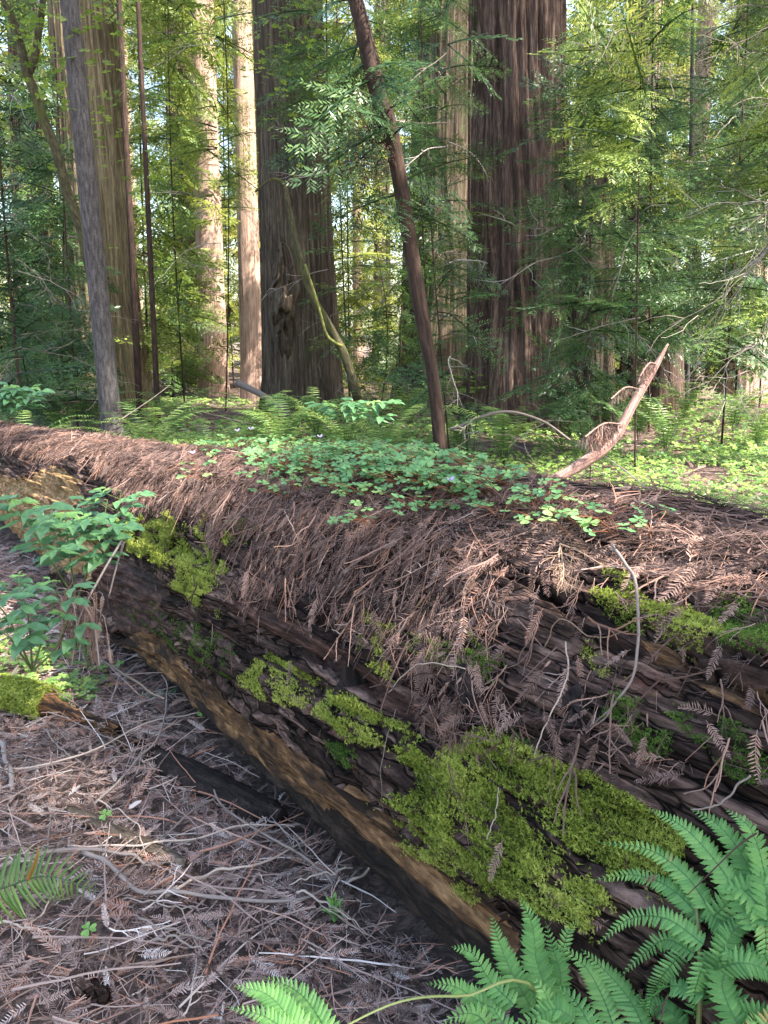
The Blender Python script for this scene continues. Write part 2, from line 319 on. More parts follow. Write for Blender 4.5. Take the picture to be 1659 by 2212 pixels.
def logbase(s, th, off=0.0):
    R, c, h = logdim(s)
    rr = R+off-.012*ss(.7, 1.2, th)
    return (DD*s[..., None] + NN*(c-rr*np.cos(th))[..., None] + ZZ*(h+rr*np.sin(th))[..., None])
WOOD = [[(300, 1365), (400, 1455), (520, 1535), (640, 1612), (740, 1690), (850, 1775), (960, 1865), (1060, 1950), (1120, 2060), (1100, 2250), (900, 2150), (560, 1850), (230, 1560), (262, 1385)],
        [(-80, 1010), (60, 1040), (110, 1000), (175, 1035), (160, 1110), (235, 1190), (215, 1250), (60, 1200), (-80, 1120)]]
RED = [[(505, 1315), (545, 1305), (640, 1345), (700, 1385), (770, 1425), (860, 1490), (930, 1560), (880, 1560), (760, 1480), (640, 1420), (560, 1370)], [(1385, 1380), (1480, 1420), (1570, 1470), (1659, 1500), (1659, 1560), (1540, 1500), (1420, 1440)], [(1000,1640),(1180,1640),(1330,1700),(1200,1690),(1060,1680)], [(240, 1195), (345, 1255), (352, 1345), (300, 1385), (215, 1300), (218, 1250)]]
def logdisp(s, th):
    R, c, h = logdim(s); w = R*th                                     # arc length
    ww = w + .05*s                                                   # the grain drifts a little
    a = fbm(s*.9, ww*9, 0, 21, 4); b = fbm(s*2.6, ww*26, 0, 22, 4); cc = fbm(s*9, ww*70, 0, 23, 3)
    ter = np.floor(a*7)/7 + ss(.0, .28, a*7-np.floor(a*7))/7         # stepped bark plates
    plate = fbm(s*7+3, ww*16, 0, 24, 3)
    pl = np.floor(plate*9)/9
    g_ = cell(s*16+2.2*a, ww*58+3*b, 7); deep = cell(s*2.2, ww*11+1.5*a, 9)
    P0 = logbase(s, th); qx, qy = proj(P0); wd_ = np.zeros(np.shape(s))
    for q in WOOD+RED: wd_ = np.maximum(wd_, inpoly(qx, qy, q)*1.0)
    wd_ = np.where((th < -.3) & (s > .8) & (s < 3.3), 1.0, wd_)*(th < 1.3)
    d = (ter-.5)*.085 + (b-.5)*.05 + (fbm(s*3, ww*85, 0, 28, 3)-.5)*.02 + (cc-.5)*.006 + (1-wd_)*((pl-.5)*.016 + (g_-.5)*.008 + (deep-.5)*.035)*ss(-.75, -.3, th) + wd_*((fbm(s*1.6, ww*60, 0, 26, 3)-.5)*.045+(fbm(s*5, ww*150, 0, 27, 2)-.5)*.016-.012)
    d = d + (fbm(s*1.1, w*2, 0, 30, 2)-.5)*.10*ss(1.8, 3.5, s)
    P = logbase(s, th); px, py = proj(P)
    vis = (th < 1.45)
    for pl_, dep, wd in CR:
        ds, sg = segdist(px, py, pl_); f = np.exp(-(ds/(wd*K))**2)
        d = d - 1.5*dep*f*vis*(.6+.8*a)
        d = d + np.where(sg < 0, .4*dep*np.exp(-ds/(60*K)), 0)*vis     # upper lip stands proud
    top = ss(.9, 1.25, th)
    return d*(1-.5*top)
def logpt(s, th, off=0.0): return logbase(s, th, logdisp(s, th)+off)
def lognrm(s, th): return norm(-NN*np.cos(th)[..., None]+ZZ*np.sin(th)[..., None])
def log_from_px(px, py, off=0.0):
    """pixel -> (s, th) on the undisplaced log"""
    d = ray(px, py); dn, dz, ds = d@NN, d[2], d@DD; s = 1.5
    for _ in range(12):
        R, c, h = [float(v) for v in logdim(s)]; R += off
        A = dn*dn+dz*dz; B = -c*dn+(EYE-h)*dz; Cc = c*c+(EYE-h)**2-R*R; disc = B*B-A*Cc
        t = (-B-math.sqrt(max(disc, 0)))/A; s = t*ds
    n, z = dn*t-c, EYE+dz*t-h
    return s, math.atan2(z, -n)
ls = np.concatenate([np.arange(-1.2, -.35, .03), np.arange(-.35, 3.2, .0062), np.arange(3.2, 6, .016), np.arange(6, 12.5, .04)])
lt = np.concatenate([np.arange(-1.25, 1.75, .0105), np.linspace(1.75, 2*PI-1.25, 60)])
SS, TT = np.meshgrid(ls, lt, indexing='ij'); P = logpt(SS, TT)
nt_ = len(lt); i, j = np.meshgrid(np.arange(len(ls)-1), np.arange(nt_-1), indexing='ij')
Qa = np.stack([i*nt_+j, i*nt_+j+1, (i+1)*nt_+j+1, (i+1)*nt_+j], -1)
B_ = logbase(SS, TT); ctr = .25*(B_[:-1, :-1]+B_[1:, :-1]+B_[:-1, 1:]+B_[1:, 1:]); px, py = proj(ctr); tm = TT[:-1, :-1]
wob = (fbm(SS[:-1, :-1]*8, TT[:-1, :-1]*14, 0, 44, 3)-.5)*26
front = (tm < 1.3)
ident = np.zeros(px.shape, int)
for k, q in enumerate(WOOD+RED): ident = np.where((ident == 0) & front & inpoly(px+wob*(0 if k in (0, 8) else .4 if k < 2 else .2), py+wob*(0 if k in (0, 8) else .4), q), k+1, ident)
UV = np.stack([logdim(SS)[0]*TT, SS], -1)
log = thing('fallen_log', 'huge mossy fallen redwood log lying across the picture under a blanket of dead needles', 'fallen log', (1.0, 1.5, 0))
def sub(mask, name, mt):
    f = Qa[mask].reshape(-1, 4); u, inv = np.unique(f, return_inverse=True)
    b = MB(); b.add(P.reshape(-1, 3)[u], inv.reshape(-1, 4), None, .5, UV.reshape(-1, 2)[u]); return b.build(name, mt, log, True)
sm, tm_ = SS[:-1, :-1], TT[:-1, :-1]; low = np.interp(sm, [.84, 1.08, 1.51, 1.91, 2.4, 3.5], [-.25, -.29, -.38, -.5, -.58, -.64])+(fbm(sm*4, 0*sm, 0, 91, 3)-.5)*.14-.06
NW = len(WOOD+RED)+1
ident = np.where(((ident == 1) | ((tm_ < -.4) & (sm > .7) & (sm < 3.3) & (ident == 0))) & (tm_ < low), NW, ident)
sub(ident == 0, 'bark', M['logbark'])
for k, lab in enumerate(['tan barkless wood strip along the underside', 'golden rotten wood at the broken left end, coloured as sunlit', 'reddish brown split wood between bark plates', 'tan wood under the long crack at the right', 'dark red wood sliver above the largest moss mat', 'dark brown decayed wood under the small moss cushion at the left', 'dark underside below the tan strip']):
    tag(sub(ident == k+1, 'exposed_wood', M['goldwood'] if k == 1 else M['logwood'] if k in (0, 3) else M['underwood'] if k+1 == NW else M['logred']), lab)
# ------------------------------------------------------------------ litter templates (unit length along +X)
def t_spray(seed, n=17, ln=.17, curve=.15):
    r = np.random.default_rng(seed); parts = []
    t = np.linspace(0, 1, 9); y = curve*(t**2)*r.uniform(-1, 1); z = -.18*(t**2)*r.uniform(.2, 1)
    path = np.stack([t, y, z], -1); V, Q, T = tube_arrays(path, .010*(1.2-t), 3, False); parts.append((V, Q, T, -.1))
    for k in range(n):
        tt = .1+.9*k/n; b = np.array([tt, np.interp(tt, t, y), np.interp(tt, t, z)])
        for sgn in (-1, 1):
            L_ = ln*(math.sin(PI*min(1, .18+tt*.85))**.6)*r.uniform(.75, 1.1); a = r.uniform(.75, 1.05)
            d = np.array([math.cos(a), sgn*math.sin(a), r.uniform(-.25, .3)]); w = np.array([-d[1], d[0], 0])*.0135
            m_ = b+d*L_*.5+np.array([0, 0, .02*r.uniform(-1, 1)]); e = b+d*L_
            parts.append((np.array([b-w*.5, b+w*.5, m_+w, m_-w, e]), [[0, 1, 2, 3]], [[3, 2, 4]], r.uniform(-.06, .06)))
    return merge(parts)
def t_cord(seed, nb=4):
    r = np.random.default_rng(seed); parts = []
    def strand(p0, d, L_, rad):
        n = 9; pts = [p0]; d = norm(d)
        for k in range(n): d = norm(d+r.normal(0, .14, 3)*[1, 1, .5]); pts.append(pts[-1]+d*L_/n)
        rr = rad*(1+.35*(np.arange(n+1) % 2))*np.linspace(1, .6, n+1); V, Q, T = tube_arrays(np.array(pts), rr, 3, False); parts.append((V, Q, T, r.uniform(-.05, .05))); return pts
    pts = strand(np.zeros(3), np.array([1, 0, 0.]), 1, .0125)
    for k in range(nb):
        p = pts[2+k]; sg = 1 if k % 2 else -1; strand(p, np.array([1, sg*r.uniform(.4, .8), r.uniform(-.1, .1)]), r.uniform(.3, .55), .010)
    return merge(parts)
def t_stick(seed, rad=.009):
    r = np.random.default_rng(seed); n = 7; pts = [np.zeros(3)]; d = np.array([1, 0, 0.])
    for k in range(n): d = norm(d+r.normal(0, .1, 3)*[1, 1, .5]); pts.append(pts[-1]+d/n)
    V, Q, T = tube_arrays(np.array(pts), rad*np.linspace(1, .5, n+1), 4, False); return merge([(V, Q, T, 0)])
SPR = [t_spray(k) for k in range(4)]+[t_spray(9, 13, .2, .4)]; CRD = [t_cord(k, 3+k % 3) for k in range(4)]; STK = [t_stick(k) for k in range(4)]
def t_chip(seed):
    r = np.random.default_rng(seed); V = np.array([[0, -.08, 0], [.3, -.16, .03], [.8, -.12, .02], [1, .02, 0], [.7, .15, .04], [.2, .12, .03]])*[1, 1, 1]+r.normal(0, .03, (6, 3))*[1, 1, .6]
    return (V, np.array([[0, 1, 4, 5], [1, 2, 3, 4]]), None, np.full(6, -.12))
CHP = [t_chip(k) for k in range(3)]
def rndcol(k, spray):
    r = rng.random(k)
    base = rng.choice([.12, .3, .42, .52, .6, .74, .86, .95], k, p=[.13, .16, .16, .17, .11, .14, .08, .05] if spray else [.2, .22, .2, .12, .08, .05, .08, .05])
    return base+rng.normal(0, .04, k)
def scatter_ground(mb, N, xr, yr, kinds, lo, hi, dens=None, lift=.02, tilt=.22):
    x = rng.uniform(*xr, N); y = rng.uniform(*yr, N)
    P = np.stack([x, y, gz(x, y)], -1)
    # not inside the log
    n = P@NN; s = P@DD; R, c, h = logdim(s); keep = ~((n > c-R*.80) & (n < c+R*.8))
    if dens is not None: keep &= rng.random(N) < dens(P)
    P = P[keep]; N = len(P); which = rng.integers(0, len(kinds), N)
    az = rng.uniform(0, 2*PI, N); el = rng.normal(0, tilt, N); roll = rng.normal(0, .6, N)
    L_ = rng.uniform(lo, hi, N)*rng.choice([.7, 1, 1.25], N)
    xd = np.stack([np.cos(az)*np.cos(el), np.sin(az)*np.cos(el), np.sin(el)], -1)
    up = norm(np.stack([rng.normal(0, .4, N), rng.normal(0, .4, N), np.ones(N)], -1))
    Mx = frames(xd, up)*L_[:, None, None]
    P[:, 2] += rng.uniform(0, lift, N)+np.abs(np.sin(el))*L_*.3
    col = rndcol(N, True)
    for k in range(len(kinds)):
        m_ = which == k; mb.inst(kinds[k], Mx[m_], P[m_], col[m_])
mb = MB()
inview = lambda P: ((lambda q: ((q[0] > -60) & (q[0] < W+60) & (q[1] < H+120)).astype(float))(proj(P)))
scatter_ground(mb, 23000, (-3.2, 1.3), (.9, 5.6), SPR+SPR+CRD[:3], .05, .115, inview, .035)
scatter_ground(mb, 14000, (-3.2, 1.3), (.9, 5.6), CRD+STK, .05, .14, inview, .04)
scatter_ground(mb, 2600, (-3.2, 1.3), (.9, 5.6), CHP, .015, .04, inview, .04, .3)
scatter_ground(mb, 3500, (-3.2, 1.3), (.9, 5.6), STK, .14, .32, inview, .05, .12)
tag(mb.build('needle_litter', M['litter_pale']), 'thick brown and grey litter of dead needle sprays and twigs on the near ground', 'leaf litter', kind='stuff')
# litter beyond the log
mb = MB()
scatter_ground(mb, 20000, (-9, 9), (3, 17), SPR[:3]+CRD[:2], .09, .2, inview, .03)
scatter_ground(mb, 2500, (-9, 9), (3, 17), STK, .3, .9, inview, .05, .1)
tag(mb.build('needle_litter', M['litter']), 'reddish fallen needles and twigs on the forest floor beyond the log', 'leaf litter', kind='stuff')
# ------------------------------------------------------------------ litter on the log
L1 = [(-60, 880), (1750, 1080), (1750, 1290), (1560, 1270), (1400, 1235), (1300, 1165), (1180, 1165), (1085, 1200), (1100, 1300), (1065, 1480), (1050, 1600), (1000, 1640), (930, 1560), (880, 1440), (790, 1380), (740, 1350), (620, 1290), (540, 1300), (470, 1230), (400, 1110), (290, 1100), (200, 1000), (-60, 960)]
L2 = [(1085, 1200), (1300, 1165), (1750, 1290), (1750, 1760), (1560, 1700), (1400, 1700), (1180, 1610), (980, 1680), (990, 1540)]
L3 = [(980, 1500), (1200, 1530), (1420, 1560), (1480, 1700), (1380, 1720), (1180, 1610), (1000, 1660)]
L4 = [(820, 1230), (1080, 1230), (1090, 1460), (1060, 1600), (960, 1600), (860, 1480), (800, 1360)]
def log_litter(mb, N, srange, trange, kinds, lo, hi, mode):
    s = rng.uniform(*srange, N); th = rng.uniform(*trange, N); P0 = logbase(s, th); px, py = proj(P0)
    patch = fbm(s*6, th*6, 0, 61, 3)
    den = np.zeros(N)
    if mode == 'top': den = ((th > 1.0) & (th < 2.6))*1.0
    else:
        den = np.where(inpoly(px, py, L2), .10+.22*(patch > .55), den); den = np.where(inpoly(px, py, L3), .42, den)
        den = np.where(inpoly(px, py, L1), .06+.94*ss(.40, .52, patch+.28*ss(.55, 1.0, th)), den); den = np.where(inpoly(px, py, L4), .75, den)
        den = np.where((th < 1.2) & ~inpoly(px, py, L1) & ~inpoly(px, py, L2), .012, den)
    keep = rng.random(N) < den; s, th = s[keep], th[keep]; N = len(s)
    n = lognrm(s, th); down = norm(NN*(-np.sin(th))[:, None]+ZZ*(-np.cos(th))[:, None])   # down the near flank
    flat = ss(.75, 1.2, th)
    a = rng.normal(0, .75, N)*(1-flat)+rng.uniform(-PI, PI, N)*flat
    a = a + .25*(1-flat)
    xd = down*np.cos(a)[:, None]+DD*np.sin(a)[:, None]
    xd = norm(xd + n*(rng.normal(.0, .13, N)*(1-.6*flat))[:, None] + np.array([0, 0, -.28])*(1-flat)[:, None])
    L_ = rng.uniform(lo, hi, N)
    P = logpt(s, th, .004)+n*(rng.random(N)**1.5*(.034-.022*flat))[:, None] - xd*(L_*.35)[:, None]
    up = norm(n+rng.normal(0, .35, (N, 3))); Mx = frames(xd, up)*L_[:, None, None]
    col = rndcol(N, True)*.86-.02; which = rng.integers(0, len(kinds), N)
    for k in range(len(kinds)):
        m_ = which == k; mb.inst(kinds[k], Mx[m_], P[m_], col[m_])
mb = MB()
log_litter(mb, 17000, (-.2, 5.2), (-.4, 1.5), SPR+SPR+CRD, .035, .10, 'flank')
log_litter(mb, 17000, (-.2, 5.2), (-.1, 1.5), CRD+STK, .03, .09, 'flank')
log_litter(mb, 2500, (-.2, 5.2), (-.1, 1.5), CHP, .01, .028, 'flank')
log_litter(mb, 3500, (-.2, 5.2), (.2, 1.5), CRD+STK, .09, .17, 'flank')
log_litter(mb, 5000, (-.6, 9), (1.0, 2.6), SPR+CRD+STK, .06, .14, 'top')
log_litter(mb, 4500, (5, 10), (.2, 1.6), CRD+SPR[:2], .07, .15, 'flank')
tag(mb.build('needle_litter', M['litter']), 'brown blanket of dead redwood sprays draped over the top and flank of the log', 'leaf litter', kind='stuff')
# ------------------------------------------------------------------ moss patches on the log (parts of it)
def t_tuft(seed):
    r = np.random.default_rng(seed); parts = []
    for k in range(7):
        az = r.uniform(0, 2*PI); el = r.uniform(.35, 1.4); L_ = r.uniform(.6, 1.15)
        d = np.array([math.cos(az)*math.cos(el), math.sin(az)*math.cos(el), math.sin(el)]); w = norm(np.cross(d, r.normal(0, 1, 3)))*.10
        m_ = d*L_*.55+[0, 0, .05]; e = d*L_+np.array([math.cos(az)*.25, math.sin(az)*.25, -.2])
        parts.append((np.array([-w*.4, w*.4, m_+w, m_-w, e]), [[0, 1, 2, 3]], [[3, 2, 4]], r.uniform(-.12, .16)))
    return merge(parts)
TUF = [t_tuft(k) for k in range(4)]
def moss_on(poly, name, mt, dens, size, label, thick=.012, cover=.42):
    q = np.array(poly, float)*K; x0, y0 = q.min(0); x1, y1 = q.max(0)
    c = [log_from_px(x, y) for x in np.linspace(x0, x1, 5) for y in np.linspace(y0, y1, 5)]
    s0, s1 = min(a for a, b in c)-.03, max(a for a, b in c)+.03; t0, t1 = max(-1.1, min(b for a, b in c)-.05), min(1.4, max(b for a, b in c)+.05)
    area = (s1-s0)*(t1-t0)*.58; N = int(area*dens*3.6); size *= .58
    s = rng.uniform(s0, s1, N); th = rng.uniform(t0, t1, N); px, py = proj(logbase(s, th))
    nz = fbm(s*14, th*14, 0, 77, 3); e = (nz-.5)*60
    e = e*(1+1.6*(rng.random(N) < .16)); k = inpoly(px+e*.6, py+e*.45, poly) & (rng.random(N) < ss(cover-.05, cover+.2, fbm(s*22, th*17, 0, 78, 3)))
    s, th = s[k], th[k]; N = len(s)
    if N == 0: return
    q2 = rng.random(len(s)); n = lognrm(s, th); hgt = thick*(.2+1.3*fbm(s*12, th*12, 0, 79, 2))
    P_ = logpt(s, th, 0)+n*(hgt*rng.random(N))[:, None]
    xd = norm(rng.normal(0, 1, (N, 3))-n*0); up = norm(n*1.2+rng.normal(0, .35, (N, 3))+[0, 0, -.25])
    xd = norm(np.cross(up, xd)); Mx = frames(xd, up)*(size*rng.uniform(.6, 1.3, N))[:, None, None]
    col = .12+.75*fbm(s*7, th*7, 0, 80, 3)+rng.normal(0, .14, N)-.5*(rng.random(N) < .08); w = rng.integers(0, 4, N); b = MB()
    for j in range(4): m_ = w == j; b.inst(TUF[j], Mx[m_], P_[m_], col[m_])
    o = b.build(name, mt, log)
    if label: o['label'] = label
mo, md = M['moss'], M['moss_deep']
moss_on([(262, 1140), (300, 1105), (390, 1115), (395, 1165), (425, 1230), (490, 1260), (450, 1305), (400, 1290), (340, 1215), (280, 1195)], 'moss_patch', mo, 42000, .0095, 'bright green moss cushion near the broken wood', .02, .36)
moss_on([(415, 1140), (470, 1105), (560, 1140), (600, 1180), (560, 1195), (480, 1180), (480, 1255), (430, 1225)], 'moss_patch', mo, 42000, .009, None, .016, .46)
moss_on([(395, 1235), (430, 1235), (480, 1290), (430, 1320), (395, 1285)], 'moss_patch', mo, 42000, .009, None, .02, .36)
moss_on([(350, 1340), (400, 1335), (500, 1395), (530, 1450), (470, 1475), (400, 1440), (360, 1395)], 'moss_patch', md, 30000, .007, None, .01, .5)
moss_on([(540, 1410), (640, 1435), (675, 1485), (650, 1535), (570, 1505), (545, 1470)], 'moss_patch', mo, 42000, .0085, None, .015, .38)
moss_on([(695, 1490), (760, 1500), (885, 1565), (890, 1620), (800, 1615), (710, 1560)], 'moss_patch', mo, 44000, .0095, None, .022, .34)
moss_on([(690, 1590), (770, 1605), (785, 1650), (720, 1655)], 'moss_patch', md, 42000, .009, None, .015, .4)
moss_on([(865, 1630), (960, 1620), (1040, 1550), (1130, 1600), (1200, 1640), (1320, 1690), (1440, 1760), (1500, 1830), (1450, 1890), (1320, 1900), (1290, 1980), (1180, 1960), (1090, 1900), (1040, 1900), (1000, 1860), (940, 1845), (885, 1760), (915, 1705)], 'moss_patch', mo, 60000, .0095, 'largest yellow green moss mat above the ferns', .02, .31)
moss_on([(840, 1775), (900, 1790), (970, 1860), (1050, 1900), (1070, 1960), (1010, 1975), (960, 1905), (880, 1855)], 'moss_patch', mo, 40000, .008, None, .012, .42)
moss_on([(810, 1340), (850, 1335), (875, 1440), (860, 1475), (812, 1440)], 'moss_patch', mo, 42000, .009, None, .018, .36)
moss_on([(1305, 1235), (1360, 1245), (1390, 1285), (1480, 1295), (1540, 1340), (1570, 1395), (1500, 1415), (1420, 1380), (1340, 1350), (1275, 1305)], 'moss_patch', mo, 42000, .0085, None, .016, .4)
moss_on([(1530, 1275), (1700, 1320), (1700, 1450), (1560, 1410)], 'moss_patch', md, 40000, .0095, None, .018, .4)
moss_on([(1245, 1385), (1310, 1395), (1335, 1445), (1290, 1455), (1255, 1425)], 'moss_patch', mo, 42000, .007, None, .01, .42)
moss_on([(1285, 1490), (1380, 1475), (1440, 1530), (1470, 1625), (1400, 1645), (1335, 1580)], 'moss_patch', md, 40000, .0085, None, .014, .42)
moss_on([(1460, 1555), (1560, 1555), (1700, 1620), (1700, 1720), (1560, 1665)], 'moss_patch', md, 40000, .0085, None, .014, .42)
moss_on([(900, 1360), (1000, 1340), (1070, 1420), (1060, 1470), (940, 1440), (900, 1410)], 'moss_patch', md, 40000, .009, None, .014, .38)
moss_on([(960, 1580), (1040, 1600), (1100, 1560), (1180, 1620), (1060, 1640)], 'moss_patch', md, 34000, .008, None, .01, .45)
moss_on([(300, 1290), (360, 1330), (330, 1390), (270, 1330)], 'moss_patch', md, 26000, .006, None, .008, .5)
# a loose bark plate on the flank
def plate_on_log(poly, label, thick=.022):
    b = MB(); q = np.array(poly)*K; top = [];
    n = len(q); pts = []
    for t in range(n):
        for f in (0, .5):
            e = q[t]*(1-f)+q[(t+1) % n]*f; s, th = log_from_px(*e); s = np.array(s); th = np.array(th)
            pts.append((logpt(s, th, 0)+lognrm(s, th)*thick*(.8+.5*rng.random()), logpt(s, th, 0)-lognrm(s, th)*.01))
    A = np.array([p[0] for p in pts]); B = np.array([p[1] for p in pts]); m_ = len(A); ca = A.mean(0)+lognrm(s, th)*.006
    V = np.vstack([A, B, ca]); k = np.arange(m_); k2 = (k+1) % m_
    uv = np.stack([V@norm(np.cross(DD, ZZ)), V@DD], -1)
    b.add(V, np.stack([k, k+m_, k2+m_, k2], 1), np.stack([k, k2, np.full(m_, 2*m_)], 1), .5, uv*1.5)
    return tag(b.build('bark_plate', M['slabbark'], log), label)
plate_on_log([(1010, 1450), (1028, 1445), (1045, 1480), (1060, 1520), (1058, 1562), (1048, 1560), (1035, 1525), (1018, 1500)], 'narrow curled bark flake')
plate_on_log([(1235, 1490), (1262, 1485), (1275, 1530), (1272, 1575), (1240, 1578), (1232, 1540)], 'square loose bark flake')
plate_on_log([(742, 1435), (762, 1432), (760, 1500), (744, 1500)], 'small reddish bark flake')
# ------------------------------------------------------------------ sticks and twigs on the near ground
def wig(p, a):
    q = rng.normal(0, 1, p.shape); kk = np.array([1, 2, 3, 2, 1])/4.4; return np.stack([np.convolve(q[:, c], kk, 'same') for c in range(3)], 1)*a
def gp(x, y, lift=.03): p = onground(x*K, y*K); p[2] += lift; return p
def stick(pts, r0, r1, mt, name, label, cat, sides=7, wob=.004, group=None, branches=()):
    p = smooth_path([gp(x, y, l) for x, y, l in pts], 34); p += wig(p, wob*.9)
    r0, r1 = r0*.8, r1*.8; b = MB(); rr = np.linspace(r0, r1, 34)*(1+.12*np.sin(np.arange(34)*1.9)); tube(b, p, rr, sides, .4+.3*rng.random(34).repeat(sides).tolist()[0])
    for k, dx, dy, L_ in branches:
        e = p[k]+np.array([dx, dy, .01])*L_; q = smooth_path([p[k], p[k]*.5+e*.5+rng.normal(0, .01, 3), e], 10); tube(b, q, np.linspace(rr[k]*.6, rr[k]*.25, 10), 5, .6)
    return tag(b.build(name, mt, None, True), label, cat, group)
stick([(-30, 1905, .03), (60, 1880, .04), (165, 1860, .04), (280, 1875, .04), (330, 1890, .03)], .010, .005, M['stick_gray'], 'branch', 'grey curved branch entering at the left edge of the litter', 'branch')
stick([(180, 1862, .03), (230, 1885, .04), (300, 1945, .04), (380, 1962, .05), (520, 1968, .04), (640, 1962, .03), (740, 1925, .03), (780, 1902, .03)], .0095, .004, M['stick_gray'], 'branch', 'long grey branch curving along the bottom of the litter under the seedling', 'branch')
stick([(900, 1725, .02), (897, 1790, .03), (860, 1850, .03), (800, 1895, .03), (745, 1925, .03)], .003, .005, M['stick_pale'], 'twig', 'pale arched twig standing beside the foot of the log', 'twig')
stick([(480, 1695, .05), (470, 1740, .04), (370, 1820, .05), (260, 1920, .05), (180, 2000, .03)], .0045, .003, M['stick_gray'], 'twig', 'thin straight twig crossing below the dark bark slab', 'twig')
stick([(330, 1460, .1), (362, 1530, .1), (350, 1620, .08), (290, 1690, .06), (200, 1760, .04)], .0035, .006, M['stick_gray'], 'twig', 'bowed twig in front of the mossy branch', 'twig')
stick([(360, 1960, .03), (450, 1920, .05), (560, 1900, .05), (690, 1820, .03)], .006, .0035, M['stick_pale'], 'twig', 'pale twig slanting up right across the litter', 'twig')
stick([(150, 1855, .04), (320, 1855, .05), (520, 1820, .05), (640, 1810, .04)], .004, .003, M['stick_pale'], 'twig', 'pale level twig above the long curved branch', 'twig')
stick([(440, 1690, .04), (500, 1790, .05), (640, 1870, .05), (720, 1935, .03)], .004, .006, M['stick_gray'], 'twig', 'grey twig running down to the seedling', 'twig')
stick([(-20, 1990, .03), (40, 1960, .05), (80, 1900, .05)], .005, .003, M['stick_gray'], 'twig', 'short dark twig at the lower left edge', 'twig')
stick([(0, 1680, .03), (160, 1665, .05), (330, 1590, .06), (470, 1560, .04)], .005, .003, M['stick_pale'], 'twig', 'pale twig over the litter right of the mossy branch', 'twig')
stick([(0, 1545, .03), (90, 1560, .05), (200, 1600, .05), (300, 1640, .03)], .004, .003, M['stick_gray'], 'twig', 'grey twig just below the mossy branch', 'twig')
stick([(-20, 1560, .02), (10, 1640, .04), (30, 1720, .03)], .014, .010, M['stick_gray'], 'branch', 'short thick grey branch at the left edge below the mossy one', 'branch')
stick([(940, 1870, .09), (938, 1950, .02)], .008, .009, M['deadspray'], 'stub', 'upright tan stub poking out beside the foot of the log', 'stick')
stick([(370, 1350, .12), (330, 1420, .05), (250, 1490, .02)], .004, .012, M['stick_gray'], 'twig', 'grey stick propped against the log behind the litter', 'stick')
stick([(160, 1250, .2), (178, 1380, .15), (170, 1500, .03)], .003, .004, M['stick_gray'], 'twig', 'slender dead stem rising under the leafy shrub', 'twig')
TL = [(722, 1995, 'the bright seedling'), (470, 1730, 'the dark bark slab'), (80, 1500, 'the mossy branch'), (280, 1830, 'the weathered stick'), (120, 1920, 'the sword fern frond'), (560, 2150, 'the single fern frond at the bottom'), (880, 2050, 'the fern clump at the bottom'), (640, 1650, 'the thin bark strip'), (200, 2140, 'the dark bark chip'), (500, 1965, 'the long curving branch')]
def twlab(x, y, k):
    a, b_, nm = min(TL, key=lambda q: math.hypot(q[0]-x, q[1]-y)); return f"{'pale' if k % 2 else 'grey'} thin dead twig {'right of' if x > a+25 else 'left of' if x < a-25 else 'beside'} and {'below' if y > b_ else 'above'} {nm}"
for k in range(18):
    x, y = random.uniform(20, 900), random.uniform(1560, 2180)
    if y < 1560+(x-380)*.95: continue
    a = random.uniform(0, PI); L_ = random.uniform(50, 170)*(.6+.4*(y-1500)/600); c = random.uniform(-.25, .25)
    stick([(x-math.cos(a)*L_, y-math.sin(a)*L_*.6, .035), (x+c*L_*math.sin(a), y-c*L_*math.cos(a), .05), (x+math.cos(a)*L_, y+math.sin(a)*L_*.6, .03)], random.uniform(.003, .005), .002, M['stick_pale'] if k % 2 else M['stick_gray'], 'twig', twlab(x, y, k), 'twig', group='twigs scattered in the near litter')
# mossy branch at the left
mbh = thing('mossy_branch', 'short rotten branch half wrapped in bright green moss at the left edge', 'branch', gp(100, 1510, 0))
pa = smooth_path([gp(-60, 1520, .07), gp(50, 1540, .07), gp(140, 1560, .05), gp(255, 1595, .03)], 40)
b = MB(); V, Qt, T = tube_arrays(pa, np.interp(np.arange(40), [0, 20, 26, 39], [.06, .055, .03, .022])*(1+.08*rng.normal(0, 1, 40)), 12); b.add(V+rng.normal(0, .002, V.shape), Qt, T, .5, np.stack([np.arange(len(V)) % 12/12*.25, V[:, 0]], -1)); b.build('wood', M['logwood'], mbh, True)
b = MB(); N = 8000; t = rng.uniform(0, .56, N); ph = rng.uniform(-.5, PI+.5, N); idx = (t*39).astype(int); fr = (t*39-idx)[:, None]
cc = pa[idx]*(1-fr)+pa[idx+1]*fr; tg = norm(pa[10]-pa[0]); a_ = norm(np.cross(tg, ZZ)); b_ = np.cross(a_, tg)
n = np.cos(ph)[:, None]*a_+np.sin(ph)[:, None]*b_; Pm = cc+n*(.055+rng.random(N)*.02)[:, None]
Mx = frames(norm(np.cross(n, rng.normal(0, 1, (N, 3)))), norm(n+rng.normal(0, .3, (N, 3))))*(.011*rng.uniform(.6, 1.3, N))[:, None, None]
col = .5+rng.normal(0, .2, N)
for k in range(4): m_ = rng.integers(0, 4, N) == k; b.inst(TUF[k], Mx[m_], Pm[m_], col[m_])
b.build('moss', M['moss'], mbh)
